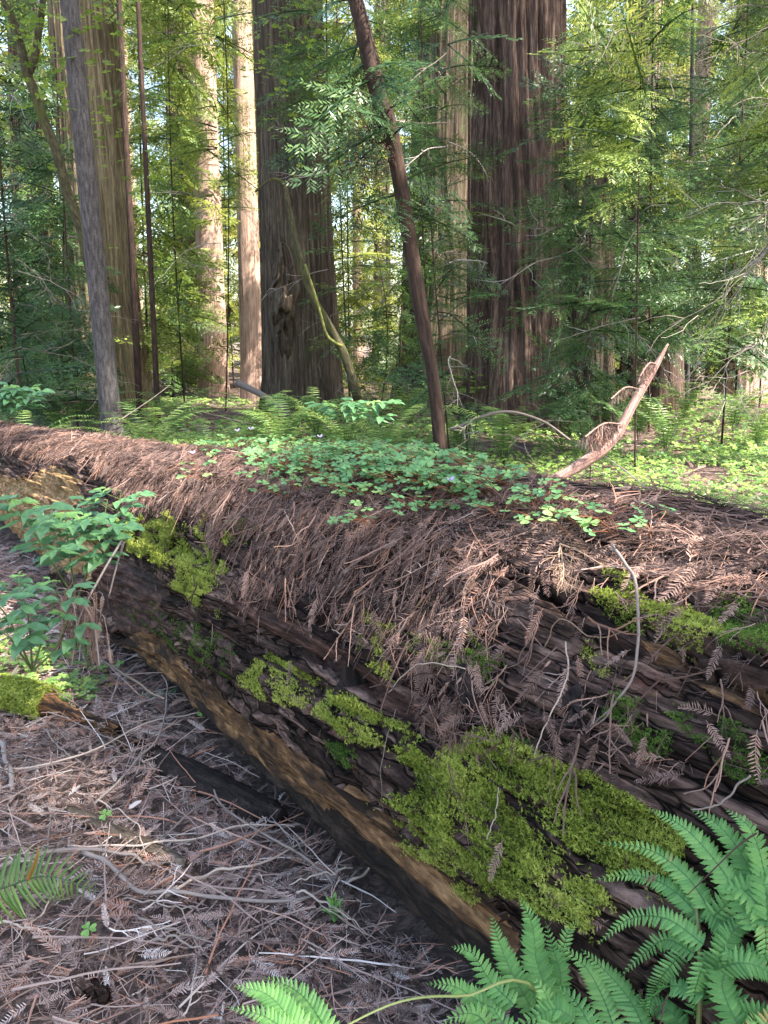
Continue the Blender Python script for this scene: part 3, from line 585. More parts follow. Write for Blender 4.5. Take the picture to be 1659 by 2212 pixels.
# dark bark slab and weathered stick
def slab(pts, width, thick, mt, name, label, cat, lift=.02):
    p = smooth_path([gp(x, y, lift) for x, y in pts], 30); tg = norm(np.gradient(p, axis=0)); sd_ = norm(np.cross(tg, ZZ)); b = MB(); m_ = 12; V = []; uv = []
    for k in range(30):
        w = width*(.35+.65*math.sin(PI*min(1, (k+1)/8)/2))*(1 if k < 24 else (1-(k-24)/9))*(1+.15*(rng.random()-.5))
        for q in range(m_):
            a = q/m_*2*PI; x = math.cos(a)*w; z = math.sin(a)*thick*(1 if math.sin(a) > 0 else .6); z += (rng.random()-.5)*.006
            V.append(p[k]+sd_[k]*x+ZZ*z); uv.append((x+.3*(z), k*.015))
    i, j = np.meshgrid(np.arange(29), np.arange(m_), indexing='ij'); j2 = (j+1) % m_
    Qs = np.stack([i*m_+j, i*m_+j2, (i+1)*m_+j2, (i+1)*m_+j], -1).reshape(-1, 4); kk = np.arange(m_-2)
    Ts = np.vstack([np.stack([kk*0, kk+2, kk+1], 1), np.stack([kk*0+29*m_, kk+1+29*m_, kk+2+29*m_], 1)])
    b.add(V, Qs, Ts, .5, uv); return tag(b.build(name, mt, None, False), label, cat)
slab([(345, 1655), (440, 1700), (540, 1755), (610, 1790)], .058, .05, M['slabbark'], 'bark_slab', 'large dark bark slab half buried in the needle litter', 'bark')
slab([(150, 1765), (230, 1800), (310, 1840), (405, 1885)], .026, .024, M['slabwood'], 'rotten_stick', 'weathered brown stick half buried left of the dark bark slab', 'stick')
slab([(250, 1610), (300, 1620), (350, 1640)], .03, .02, M['logbark'], 'bark_piece', 'small dark bark piece just above the bark slab', 'bark')
slab([(160, 2120), (200, 2150), (240, 2170)], .03, .012, M['logbark'], 'bark_piece', 'dark bark chip at the bottom left of the litter', 'bark')
slab([(590, 1640), (660, 1655), (700, 1672)], .022, .015, M['logbark'], 'bark_piece', 'thin dark bark strip near the foot of the log', 'bark')
# long twig and dried sprays on the log
def lp(x, y, off=.02):
    s, th = log_from_px(x*K, y*K); s, th = np.array(s), np.array(th); return logpt(s, th, off)
def logstick(pts, r0, r1, mt, name, label, cat='twig'):
    p = smooth_path([lp(*q) for q in pts], 36); b = MB(); tube(b, p+wig(p, .0012), np.linspace(r0, r1, 36)*.55, 6, .3); return tag(b.build(name, mt, None, True), label, cat)
logstick([(1325, 1190, .03), (1365, 1245, .035), (1392, 1310, .04), (1398, 1400, .035), (1385, 1480, .03), (1330, 1540, .02), (1290, 1570, .02)], .0065, .003, M['stick_gray'], 'twig', 'longest pale twig hanging down the right flank of the log')
logstick([(1235, 1400, .03), (1240, 1480, .03), (1215, 1570, .03), (1190, 1640, .02)], .003, .002, M['stick_pale'], 'twig', 'thin pale twig beside the square bark flake')
logstick([(880, 1500, .04), (960, 1455, .05), (1040, 1460, .04)], .002, .002, M['stick_pale'], 'twig', 'short light twig across the hanging litter above the narrow bark flake')
logstick([(850, 1530, .02), (850, 1620, .02), (848, 1690, .02), (846, 1740, .02)], .0018, .001, M['stick_gray'], 'twig', 'fine twig dangling left of the largest moss mat')
logstick([(1095, 1700, .03), (1098, 1760, .03), (1097, 1800, .03)], .002, .0015, M['stick_pale'], 'twig', 'fine pale twig on the largest moss mat')
logstick([(1180, 1400, .02), (1240, 1370, .03), (1300, 1400, .02), (1375, 1385, .02)], .0025, .0015, M['deadspray'], 'twig', 'tan twig lying over the long crack of the log')
logstick([(1640, 1690, .02), (1580, 1745, .03), (1530, 1760, .04)], .003, .002, M['stick_gray'], 'twig', 'grey twig above the ferns at the right edge')
logstick([(620, 1110, .02), (650, 1150, .03), (668, 1230, .03)], .003, .002, M['stick_pale'], 'twig', 'pale twig hanging through the litter left of the sorrel')
def frondlet(pts, L_, mt, label, spread=.5, n=16, kinds=CRD):
    """a dried spray with many side cords hanging on the log"""
    p = smooth_path([lp(*q) for q in pts], n); b = MB(); tube(b, p, np.linspace(.002, .001, n), 4, .5); tg = norm(np.gradient(p, axis=0))
    nn = norm(np.array([0, -1, .3])); side = norm(np.cross(tg, nn)); k = np.arange(1, n); sg = np.where(k % 2, 1, -1)
    xd = norm(tg[k]+side[k]*(sg*spread)[:, None]); Mx = frames(xd, np.repeat(nn[None], n-1, 0))*(L_*(1-.5*k/n))[:, None, None]
    for q in range(len(kinds)): m_ = (k % len(kinds)) == q; b.inst(kinds[q], Mx[m_], p[k][m_], rng.uniform(.4, .8, m_.sum()))
    return tag(b.build('dead_spray', mt), label, 'dead foliage')
frondlet([(1215, 1190, .03), (1222, 1240, .04), (1230, 1290, .04)], .075, M['deadspray'], 'fan shaped tan dried spray hanging on the dark bark', .5, 18)
frondlet([(1215, 1190, .03), (1262, 1215, .04), (1310, 1235, .03)], .035, M['deadspray'], 'tan dried spray reaching right from the fan shaped one', .3, 10)
for pts, lab in [([(1545, 1575, .03), (1570, 1620, .03), (1592, 1655, .02)], 'pinkish dead spray at the right side above the ferns'), ([(1090, 1215, .03), (1060, 1230, .03), (1020, 1265, .03)], 'feathery dead spray at the top of the dark bark'),
                 ([(1245, 1450, .03), (1230, 1490, .03), (1215, 1540, .03)], 'dead spray hanging beside the square bark flake'), ([(1130, 1800, .03), (1115, 1840, .03), (1105, 1880, .03)], 'rust coloured dead spray lying on the largest moss mat'),
                 ([(1400, 1230, .03), (1380, 1260, .03), (1350, 1300, .03)], 'dead spray over the moss beside the longest twig'), ([(1600, 1310, .03), (1585, 1340, .03), (1560, 1375, .03)], 'pinkish dead spray on the moss at the right edge')]:
    b = MB(); A, B = lp(*pts[0]), lp(*pts[-1]); x = B-A; L_ = np.linalg.norm(x); n = lognrm(*[np.array(v) for v in log_from_px(pts[1][0]*K, pts[1][1]*K)])
    b.inst(SPR[0], frames(x[None], n[None])*L_, A[None], np.array([.62])); tag(b.build('dead_spray', M['litter']), lab, 'dead foliage')
# ------------------------------------------------------------------ oxalis
def t_oxleaf(seed, cut=.8):
    r = np.random.default_rng(seed); parts = []
    for k in range(3):
        a = k*2*PI/3+r.uniform(-.12, .12); d = np.array([math.cos(a), math.sin(a), 0]); w = np.array([-d[1], d[0], 0]); zu = np.array([0, 0, 1.]); dr = r.uniform(-.05, .22)
        f = lambda x, y, z: d*x+w*y+zu*(z-dr*x)
        for sg in (1, -1):
            v = np.array([f(.03, 0, 0), f(.5, 0, -.02), f(cut, 0, -.05), f(1.0, sg*.30, .04), f(.86, sg*.56, .08), f(.5, sg*.5, .1), f(.22, sg*.25, .05)])
            parts.append((v, [[0, 1, 5, 6], [1, 2, 4, 5]] if sg > 0 else [[0, 6, 5, 1], [1, 5, 4, 2]], [[2, 3, 4]] if sg > 0 else [[2, 4, 3]], r.uniform(-.06, .06)))
    return merge(parts)
OX = [t_oxleaf(k) for k in range(5)]
OXP = [(455, 965), (490, 950), (520, 960), (470, 985), (540, 945), (560, 975), (590, 985), (610, 950), (640, 965), (660, 940), (680, 985), (700, 950), (720, 975), (740, 1000), (760, 965), (780, 985), (690, 1020), (630, 1075), (655, 1065), (640, 1010), (800, 985), (810, 1015), (830, 985), (845, 1010), (860, 1040), (880, 985), (900, 1010), (890, 1040), (915, 1030), (935, 995), (940, 1040), (960, 1020), (990, 990), (1010, 1005), (980, 1040), (1000, 1060), (1030, 1030), (1050, 1050), (1060, 1085), (1080, 1060), (920, 1085), (890, 1090), (1100, 1040), (1100, 1080), (1120, 1060), (1080, 1100), (1150, 1080), (1160, 1110), (1180, 1090), (1210, 1110), (1240, 1105), (1250, 1125), (1290, 1120), (1320, 1130), (1345, 1150), (1380, 1140), (1415, 1155), (1230, 1140), (430, 1010), (445, 1030), (420, 965), (465, 945), (505, 940), (600, 1020), (575, 1030), (720, 1050), (750, 1060), (770, 1040), (790, 1060), (730, 945), (785, 955), (850, 965), (950, 970), (820, 1150), (560, 955), (650, 1000), (700, 1000)]
for _k in range(34):
    _x = random.gauss(740, 130); OXP.append((_x, 952+.13*(_x-560)+random.uniform(-14, 48)))
def oxlab(x, y):
    top = 934+.115*(x-400); row = 'on the crest' if y < top+45 else 'halfway down' if y < top+95 else 'hanging lowest'
    col_ = ['at the left end', 'left of the middle flower', 'below the middle flower', 'right of the middle flower', 'beside the right hand flower', 'just past the right hand flower', 'above the fan shaped tan spray', 'at the thin right end'][min(7, int(np.digitize(x, [500, 600, 720, 830, 960, 1100, 1250])))]
    return f'three leaved sorrel plant {row} in the sorrel {col_}'
for k, (x, y) in enumerate(OXP):
    root = lp(x, y+12, .01); pl = thing('oxalis_plant', oxlab(x, y), 'sorrel plant', root, 'sorrel plants carpeting the top of the log')
    bs = MB(); bl = MB(); n = random.randint(10, 15) if 500 < x < 1060 else random.randint(2, 5)
    for q in range(n):
        tip = root+np.array([random.uniform(-.1, .1), random.uniform(-.09, .09), random.uniform(.022, .062)])
        pth = smooth_path([root+rng.normal(0, .012, 3)*[1, 1, 0], (root+tip)/2+[0, 0, .01], tip], 6); tube(bs, pth, .0011, 3, random.random(), False)
        up = norm(np.array([random.gauss(0, .22), random.gauss(-.1, .22), 1])); xd = norm(np.cross(up, rng.normal(0, 1, 3)))
        bl.inst(OX[q % 5], (frames(xd[None], up[None])*random.uniform(.012, .022)), tip[None], np.array([random.uniform(.05, .85)]))
    bs.build('stalks', M['oxstem'], pl); bl.build('foliage', M['oxalis'], pl)
for k, (x, y, lab) in enumerate([(543, 928, 'small lilac flower second from the left above the sorrel'), (513, 932, 'small lilac flower furthest left above the sorrel'), (692, 945, 'lilac flower above the middle of the sorrel carpet'), (975, 1040, 'lilac flower low on the right of the sorrel carpet'), (417, 980, 'white nodding bud at the left end of the sorrel')]):
    s0 = lp(x, y+40, .01) if y > 960 else lp(x, 968, .01)
    dist = s0[1]; tip = atY(x*K, y*K, dist); fl = thing('oxalis_flower', lab, 'flower', s0)
    b = MB(); tube(b, smooth_path([s0, (s0+tip)/2+[.004, 0, 0], tip], 8), .001, 3, .5); b.build('stem', M['oxstem'], fl); b = MB()
    for q in range(5):
        a = q*2*PI/5; d = norm(np.array([math.cos(a), math.sin(a)*.8-.25, .7])); w = norm(np.cross(d, [0, 0, 1.]))
        b.add([tip-w*.001, tip+w*.001, tip+d*.011+w*.006, tip+d*.011-w*.006, tip+d*.018], [[0, 1, 2, 3]], [[3, 2, 4]], random.random())
    b.build('petals', M['petal'], fl)
# ------------------------------------------------------------------ ferns
def t_pinna(seed, n=13, droop=.12, lobe=True):
    """unit pinna along +X, pinnules either side"""
    r = np.random.default_rng(seed); parts = []; t = np.linspace(0, 1, 8); V, Q, T = tube_arrays(np.stack([t, 0*t, -droop*t*t], -1), .006*(1.1-t), 3, False); parts.append((V, Q, T, -.15))
    for k in range(n):
        tt = (k+.4)/n; L_ = .185*(1-tt**1.7)**.8*(1 if k else .85)+.012; b = np.array([tt, 0, -droop*tt*tt]); w = .42/n
        for sg in (-1, 1):
            a = 1.18-.25*tt+r.uniform(-.06, .06); d = np.array([math.cos(a), sg*math.sin(a), r.uniform(-.12, .06)]); e = np.array([d[1]*-sg, d[0]*sg, 0])*sg; e = np.array([1., 0, 0])
            o = [(0, -.55), (.3, -.95), (.42, -.7), (.62, -.85), (.72, -.5), (1, 0), (.72, .55), (.62, .85), (.42, .7), (.3, .95), (0, .55)]
            P_ = [b+d*x*L_+e*y*w for x, y in o]; mid = [b+d*x*L_+np.array([0, 0, .008]) for x in (0, .36, .67)]
            V = np.array(P_+mid); T_ = [[11, 0, 1], [11, 1, 12], [12, 1, 2], [12, 2, 3], [12, 3, 13], [13, 3, 4], [13, 4, 5], [13, 5, 6], [13, 6, 7], [12, 13, 7], [12, 7, 8], [12, 8, 9], [11, 12, 9], [11, 9, 10]]
            parts.append((V, None, T_, r.uniform(-.07, .07)+.1*tt))
    return merge(parts)
PIN = [t_pinna(k, 13, .12+.1*k) for k in range(3)]
def t_spinna(seed, droop=.25):
    r = np.random.default_rng(seed); ts = [0, .12, .35, .6, .85]; ws = [.035, .065, .06, .048, .022]; V = []; r0 = []
    for t, w in zip(ts, ws): z = -droop*t*t; V += [[t, -w, z-.01], [t, 0, z+.012], [t, w, z-.01]]; r0 += [0, .03, 0]
    V.append([1, .02, -droop]); r0.append(.1); Q = []
    for k in range(4):
        for c in (0, 1): Q.append([k*3+c, k*3+c+1, k*3+c+4, k*3+c+3])
    return (np.array(V), np.array(Q), np.array([[12, 13, 15], [13, 14, 15]]), np.array(r0))
SPI = [t_spinna(k, .1+.15*k) for k in range(3)]
def frond(path, up, mt, parent, n=20, width=.12, kinds=PIN, stalk=.18, prof=None, fwd=.5, r0=.004, base_r=.5, name='frond', jit=.06, flip=0.0):
    p = smooth_path(path, 40); tg = norm(np.gradient(p, axis=0)); up = np.asarray(up, float); sd_ = norm(np.cross(up, tg)); un = np.cross(tg, sd_)
    b = MB(); tube(b, p, np.linspace(r0, r0*.25, 40), 4, .1, False); ln = np.linalg.norm(np.diff(p, axis=0), axis=1).sum()
    prof = prof or (lambda t: (math.sin(PI*(.22+.78*t))**.8 if t < 1 else 0))
    t = np.linspace(stalk, .985, n); xs = []; Ms = []; rs = []; ks = []
    for q, tt in enumerate(t):
        f = (tt-stalk)/(1-stalk); L_ = width*max(prof(f), .05); idx = min(int(tt*39), 38); fr = tt*39-idx; c = p[idx]*(1-fr)+p[idx+1]*fr
        for sg in (-1, 1):
            x = norm(sd_[idx]*sg+tg[idx]*(fwd+.5*f+random.gauss(0, jit))+un[idx]*(random.gauss(.0, jit*1.5)+flip)); z = un[idx]
            Ms.append(frames(x[None], z[None])[0]*L_*random.uniform(.92, 1.05)); xs.append(c); rs.append(base_r+random.gauss(0, .10)+.15*f); ks.append(random.randrange(len(kinds)))
    Ms, xs, rs, ks = np.array(Ms), np.array(xs), np.array(rs), np.array(ks)
    for q in range(len(kinds)): m_ = ks == q; b.inst(kinds[q], Ms[m_], xs[m_], rs[m_])
    return b.build(name, mt, parent)
def fr_px(parent, pts, width, n=18, base_r=.5, up=(0, -.8, .6), **kw):
    """fronds given by points in the photograph and their distance from the eye plane"""
    path = [atY(x*K, y*K, d) for x, y, d in pts]; return frond(path, up, M['fern'], parent, n, width, PIN, base_r=base_r, **kw)
lf = thing('lady_fern', 'tall light green lady fern arching over the log at the right bottom corner', 'fern', (.72, 1.15, 0))
# main frond with long side leaflets: each seen strip is a pinna-bearing frond
def plume(parent, pts, w, n=15, r=.5, up=(0, -.8, .6)):
    return fr_px(parent, pts, w, n, r, up, stalk=.02, prof=lambda t: (1-t**1.6)**.75*(.75+.25*min(1, t*5)), fwd=.35, r0=.0016)
# tiny pinna kinds for plumes: simple lobed pinnules
def t_lobe(seed):
    r = np.random.default_rng(seed); o = [(0, -.3), (.2, -.34), (.28, -.26), (.45, -.33), (.52, -.24), (.7, -.26), (.76, -.16), (1, -.02), (.8, .17), (.72, .26), (.56, .24), (.48, .33), (.3, .26), (.22, .36), (0, .3)]
    V = [[x, y*.56, -.18*x*x-.12*abs(y)] for x, y in o]; mid = [[0, 0, .03], [.3, 0, .03], [.55, 0, .0], [.78, 0, -.04]]; m0 = len(V); V = np.array(V+mid)
    T = [[m0, 0, 1], [m0, 1, m0+1], [m0+1, 1, 2], [m0+1, 2, 3], [m0+1, 3, m0+2], [m0+2, 3, 4], [m0+2, 4, 5], [m0+2, 5, m0+3], [m0+3, 5, 6], [m0+3, 6, 7], [m0+3, 7, 8], [m0+3, 8, 9], [m0+2, m0+3, 9], [m0+2, 9, 10], [m0+2, 10, 11], [m0+1, m0+2, 11], [m0+1, 11, 12], [m0+1, 12, 13], [m0, m0+1, 13], [m0, 13, 14]]
    r0 = np.full(len(V), 0.); r0[m0:] = -.12; return (V, None, np.array(T), r0)
LOB = [t_lobe(k) for k in range(2)]
def plume(parent, pts, w, n=15, r=.5, up=(0, -.8, .6)):
    path = [atY(x*K, y*K, min(d, float(lp(x, y, .05)[1])) if y < 2120 or x > 1300 else d) for x, y, d in pts]
    n = max(12, int(np.linalg.norm(np.diff(np.array(path), axis=0), axis=1).sum()/.0066))
    return frond(path, up, M['fern'], parent, n, w*.86, LOB, .02, lambda t: (1-t**1.8)**.8*(.8+.2*min(1, t*5)), .28, .0013, r, 'frond', .07)
# right fern: strips (tip last), 1659-wide coordinates
RP = [([(1640, 2010, 1.05), (1560, 1880, 1.1), (1480, 1790, 1.13), (1400, 1745, 1.12)], .030), ([(1655, 2000, 1.1), (1620, 1880, 1.14), (1560, 1790, 1.16), (1490, 1745, 1.16)], .030), ([(1659, 1990, 1.15), (1650, 1880, 1.18), (1620, 1790, 1.2), (1565, 1745, 1.2)], .028),
      ([(1530, 1960, 1.08), (1480, 1890, 1.1), (1400, 1835, 1.1), (1290, 1820, 1.06)], .026), ([(1520, 1990, 1.06), (1450, 1920, 1.06), (1370, 1890, 1.05), (1272, 1903, 1.0)], .024), ([(1520, 2040, 1.06), (1440, 1985, 1.04), (1360, 1985, 1.02), (1290, 2040, .98)], .024),
      ([(1500, 2060, 1.04), (1440, 2030, 1.02), (1390, 2060, 1.0), (1340, 2110, .97)], .022), ([(1530, 1960, 1.05), (1560, 2000, 1.02), (1575, 2060, 1.0), (1560, 2110, .97)], .026), ([(1580, 1900, 1.05), (1640, 1960, 1.02), (1655, 2040, 1.0), (1640, 2110, .97)], .028),
      ([(1530, 2060, 1.0), (1510, 2110, .98), (1500, 2150, .96), (1503, 2190, .94)], .022), ([(1470, 2060, 1.0), (1430, 2110, .98), (1410, 2150, .96), (1400, 2200, .93)], .022), ([(1540, 1980, 1.12), (1600, 1930, 1.14), (1659, 1910, 1.15), (1720, 1920, 1.15)], .03),
      ([(1530, 2100, 1.05), (1600, 2080, 1.03), (1660, 2100, 1.0), (1720, 2160, .96)], .028), ([(1520, 2150, 1.05), (1450, 2130, 1.03), (1400, 2160, 1.0), (1370, 2215, .96)], .022), ([(1560, 2150, 1.0), (1600, 2170, .98), (1640, 2230, .95), (1650, 2280, .92)], .026)]
for pts, w in RP: plume(lf, pts, w, 17, random.uniform(.35, .7), norm(np.array([random.uniform(-.3, .3), -.7, .7])))
for pts, w in [([(1500, 2200, 1.12), (1560, 2060, 1.14), (1600, 2000, 1.16), (1700, 2000, 1.16)], .028), ([(1480, 2230, 1.14), (1440, 2180, 1.12), (1380, 2180, 1.1), (1320, 2230, 1.08)], .026), ([(1600, 2230, 1.1), (1560, 2120, 1.12), (1620, 2060, 1.14), (1700, 2080, 1.14)], .03), ([(1560, 2240, 1.02), (1620, 2190, 1.0), (1690, 2190, .98)], .03)]:
    plume(lf, pts, w, 17, random.uniform(.1, .35))
q_ = lambda x, y: atY(x*K, y*K, min(1.1, float(lp(x, y, .04)[1])))
b = MB(); tube(b, smooth_path([q_(1500, 2400), q_(1505, 2300), q_(1512, 2100), q_(1500, 1930), q_(1470, 1880)], 20), np.linspace(.0045, .002, 20), 6, .4); b.build('stalk', M['fernstem'], lf)
lf2 = thing('lady_fern', 'light green lady fern clump fanning upward at the bottom beside the log foot', 'fern', (.42, 1.02, 0))
LP = [([(1190, 2160, .98), (1160, 2080, 1.02), (1150, 2000, 1.05), (1122, 1935, 1.05)], .036), ([(1150, 2180, .98), (1110, 2110, 1.0), (1080, 2040, 1.02), (1060, 1975, 1.02)], .030), ([(1210, 2160, 1.0), (1210, 2100, 1.03), (1195, 2050, 1.05), (1178, 1990, 1.05)], .026), ([(1200, 2140, 1.02), (1210, 2080, 1.05), (1225, 2020, 1.06), (1250, 1985, 1.06)], .024),
      ([(1330, 2230, .95), (1300, 2150, 1.0), (1265, 2090, 1.03), (1210, 2040, 1.05)], .03), ([(1400, 2240, .93), (1360, 2160, .98), (1310, 2100, 1.02), (1255, 2050, 1.04)], .032), ([(1110, 2170, .95), (1060, 2120, .98), (1020, 2060, 1.0), (975, 2045, 1.0)], .026), ([(1090, 2190, .95), (1030, 2160, .97), (980, 2130, .98), (920, 2125, .97)], .026),
      ([(1240, 2200, .92), (1200, 2180, .93), (1150, 2200, .93), (1080, 2240, .9)], .026), ([(1060, 2250, .92), (1040, 2200, .94), (1000, 2190, .94), (950, 2215, .93)], .026), ([(1200, 2260, .9), (1190, 2200, .93), (1180, 2150, .95), (1150, 2110, .97)], .03), ([(1280, 2270, .9), (1270, 2210, .92), (1240, 2160, .95), (1200, 2130, .97)], .03), ([(1120, 2280, .9), (1110, 2240, .9), (1080, 2200, .92), (1060, 2170, .94)], .026), ([(1000, 2280, .9), (1010, 2240, .9), (1040, 2210, .92)], .024)]
for pts, w in LP: plume(lf2, pts, w, 17, random.uniform(.3, .7), norm(np.array([random.uniform(-.3, .3), -.75, .65])))
b = MB(); tube(b, smooth_path([atY(700*K, 2240*K, .85), atY(860*K, 2165*K, .88), atY(1000*K, 2152*K, .92), atY(1180*K, 2165*K, .98), (.42, 1.02, 0)], 24), np.linspace(.0012, .003, 24), 5, .9); b.build('stalk', M['fernstem'], lf2)
lf3 = thing('lady_fern', 'single pale green fern frond poking up at the bottom edge centre left', 'fern', (.1, .78, 0))
for pts, w in [([(720, 2330, .8), (640, 2220, .84), (580, 2150, .86), (505, 2130, .86)], .034), ([(740, 2300, .82), (690, 2200, .86), (640, 2140, .89), (570, 2110, .9)], .028), ([(700, 2380, .78), (640, 2260, .82), (580, 2200, .84), (490, 2175, .84)], .028)]: plume(lf3, pts, w, 17, .5)
lf4 = thing('lady_fern', 'bright fern leaf tip in the bottom right corner', 'fern', (.7, .85, 0))
for pts, w in [([(1640, 2420, .8), (1630, 2300, .84), (1650, 2220, .87), (1700, 2160, .9)], .036), ([(1560, 2400, .8), (1590, 2300, .83), (1620, 2240, .86), (1630, 2180, .88)], .03)]: plume(lf4, pts, w, 15, .8)
# sword fern frond at the left edge
sf = thing('sword_fern', 'dark green sword fern frond with browned tips reaching in at the left edge', 'fern', (-.75, 1.2, 0))
frond([atY(-120*K, 1950*K, 1.25), atY(0, 1920*K, 1.25), atY(100*K, 1893*K, 1.25), atY(210*K, 1925*K, 1.25)], (0, -.85, .5), M['sword'], sf, 26, .075, SPI, .02, lambda t: (1-t**2)**.7, .1, .003, .55)
b = MB(); tube(b, smooth_path([atY(60*K, 1900*K, 1.25), atY(80*K, 1850*K, 1.25), atY(82*K, 1825*K, 1.26)], 8), np.linspace(.004, .001, 8), 4, 1.0); b.build('browned_leaflet', M['sword'], sf)
# small clovers & seedling
def rosette(x, y, n, L_, mt, name, label, cat, h=.03, prof=None, group=None):
    p = gp(x, y, .0); pl = thing(name, label, cat, p, group); b = MB()
    for k in range(n):
        a = k*2.4; el = .25+.9*k/n; d = np.array([math.cos(a)*math.cos(el), math.sin(a)*math.cos(el), math.sin(el)]); base = p+[0, 0, .02+h*k/n]
        b.inst(LOB[k % 2], frames(d[None], ZZ[None]+rng.normal(0, .1, (1, 3)))*L_*(1-.4*k/n)*np.array([1, 1.1, 1])[None, None, :], base[None], np.array([.3+.5*k/n]))
    b.build('foliage', mt, pl); s = MB(); tube(s, np.array([p, p+[0, 0, .03+h]]), .002, 4, .5); s.build('stem', M['shrubstem'], pl); return pl
rosette(722, 1995, 13, .042, M['bright'], 'seedling', 'small bright green lobed seedling growing in the litter above the ferns', 'seedling', .05)
for x, y, lab in [(437, 1568, 'lone clover leaf in the litter right of the mossy branch'), (85, 1530, 'tiny clover leaf just under the mossy branch'), (230, 1795, 'tiny green sprout beside the weathered stick'), (260, 1458, 'small clover leaf at the foot of the log left side'), (195, 2050, 'tiny green leaf near the lower left')]:
    p = gp(x, y, 0); pl = thing('clover', lab, 'seedling', p); b = MB(); tube(b, np.array([p, p+[0, 0, .06]]), .001, 3, .5); b.build('stem', M['shrubstem'], pl); b = MB(); b.inst(OX[0], frames(np.array([[1., .2, 0]]), np.array([[0, -.4, 1.]]))*.02, (p+[0, 0, .06])[None], np.array([.9])); b.build('leaf', M['bright'], pl)
pl = thing('herb', 'low blue green creeping herb in the litter below the clover leaf', 'herb', gp(335, 1512, 0)); b = MB()
for k in range(12):
    p = gp(300+k*6.5+random.uniform(-5, 5), 1512+random.uniform(-8, 8), .03); b.inst(OX[k % 5], frames(norm(rng.normal(0, 1, (1, 3))*[1, 1, .1]), np.array([[0, -.3, 1.]]))*.016, p[None], np.array([random.random()*.4]))
b.build('foliage', M['shrub'], pl)
# ------------------------------------------------------------------ leafy shrubs on the left
def t_leaf(seed, w=.27):
    r = np.random.default_rng(seed); ts = [0, .12, .3, .5, .7, .87, 1]; ws = [.02, .6, .95, 1, .75, .38, 0]; V = []; r0 = []
    for t, q in zip(ts, ws): z = -.25*t*t+.05*math.sin(t*9+seed); V += [[t, -q*w, z+.07*q], [t, 0, z], [t, q*w, z+.07*q]]; r0 += [.03, -.1, .03]
    Q = []
    for k in range(6):
        for c in (0, 1): Q.append([k*3+c, k*3+c+1, k*3+c+4, k*3+c+3])
    return (np.array(V), np.array(Q), None, np.array(r0))
LF = [t_leaf(k, .19+.035*k) for k in range(3)]
def shrub(base, stems, label, leaf=.06, name='elder_shrub', mt='shrub'):
    pl = thing(name, label, 'shrub', base)
    bs, bl = MB(), MB()
    for pts in stems:
        p = smooth_path([np.array(q) for q in pts], 14); tube(bs, p, np.linspace(.0038, .0018, 14), 5, .5)
        for k in range(4, 14):
            if k not in (5, 8, 11, 13): continue
            for sg in ((1, -1) if k < 13 else (0,)):
                a = random.uniform(0, 2*PI) if sg == 0 else (k*1.1+(0 if sg > 0 else PI)); lift = .25+random.uniform(-.1, .25); d = norm(np.array([math.cos(a), math.sin(a)*.7, lift])); L_ = leaf*random.uniform(1.1, 1.6)*(1 if k < 13 else .5)
                e = p[k]+d*L_; tube(bs, np.array([p[k], e]), .0012, 4, .6)
                for q, (fb, an) in enumerate([(1.0, 0), (.72, 1.0), (.72, -1.0)]+([(.4, 1.2), (.4, -1.2)] if leaf > .08 else [])):
                    dd = norm(d*math.cos(an)+norm(np.cross(ZZ, d))*math.sin(an)+[0, -.12, -.12]+rng.normal(0, .08, 3)); o = p[k]+d*L_*fb
                    bl.inst(LF[q % 3], frames(dd[None], np.array([[random.gauss(0, .2), -.35, 1.]]))*leaf*random.uniform(.75, 1.25)*(1 if k < 13 else .6), o[None], np.array([random.uniform(.2, .75) if k < 13 else .95]))
    bs.build('stems', M['shrubstem'], pl); bl.build('foliage', M[mt], pl)
def at_(x, y, d):
    return at(x, y, d)
def at(x, y, d): return atY(x*K, y*K, d)
shrub(at(160, 1300, 2.6), [[at(165, 1300, 2.6), at(150, 1200, 2.6), at(140, 1110, 2.6)], [at(165, 1300, 2.6), at(110, 1210, 2.5), at(60, 1130, 2.5), at(30, 1090, 2.5)], [at(165, 1300, 2.6), at(200, 1200, 2.62), at(215, 1130, 2.62)]], 'leafy elder shrub standing before the golden broken wood at the left', .085)
shrub(at(230, 1190, 2.75), [[at(230, 1200, 2.75), at(225, 1130, 2.75), at(232, 1080, 2.75)], [at(230, 1200, 2.75), at(250, 1120, 2.75), at(262, 1060, 2.75)], [at(230, 1200, 2.75), at(190, 1160, 2.7), at(170, 1140, 2.7)]], 'smaller leafy shrub rooted on the log side beside the moss cushion', .065)
shrub(at(60, 1400, 2.3), [[at(70, 1450, 2.3), at(60, 1330, 2.3), at(40, 1260, 2.3)], [at(70, 1450, 2.3), at(110, 1320, 2.3), at(125, 1270, 2.3)], [at(70, 1450, 2.3), at(20, 1340, 2.25), at(-20, 1290, 2.2)], [at(70, 1450, 2.3), at(30, 1390, 2.2), at(10, 1360, 2.2)], [at(70, 1450, 2.3), at(120, 1400, 2.3), at(150, 1330, 2.3)]], 'dense low leafy shrub at the left edge above the mossy branch', .065)
shrub(at(20, 900, 7), [[at(20, 920, 7), at(10, 870, 7), at(15, 840, 7)], [at(20, 920, 7), at(45, 880, 7), at(55, 845, 7)], [at(20, 920, 7), at(-10, 880, 7), at(-20, 850, 7)]], 'leafy shrub beyond the log at the far left edge', .14)
shrub(at(770, 900, 6), [[at(770, 960, 6), at(800, 900, 6), at(790, 870, 6)], [at(770, 960, 6), at(740, 900, 6), at(720, 880, 6)]], 'sunlit broad leaved shrub behind the middle of the sorrel carpet', .12)
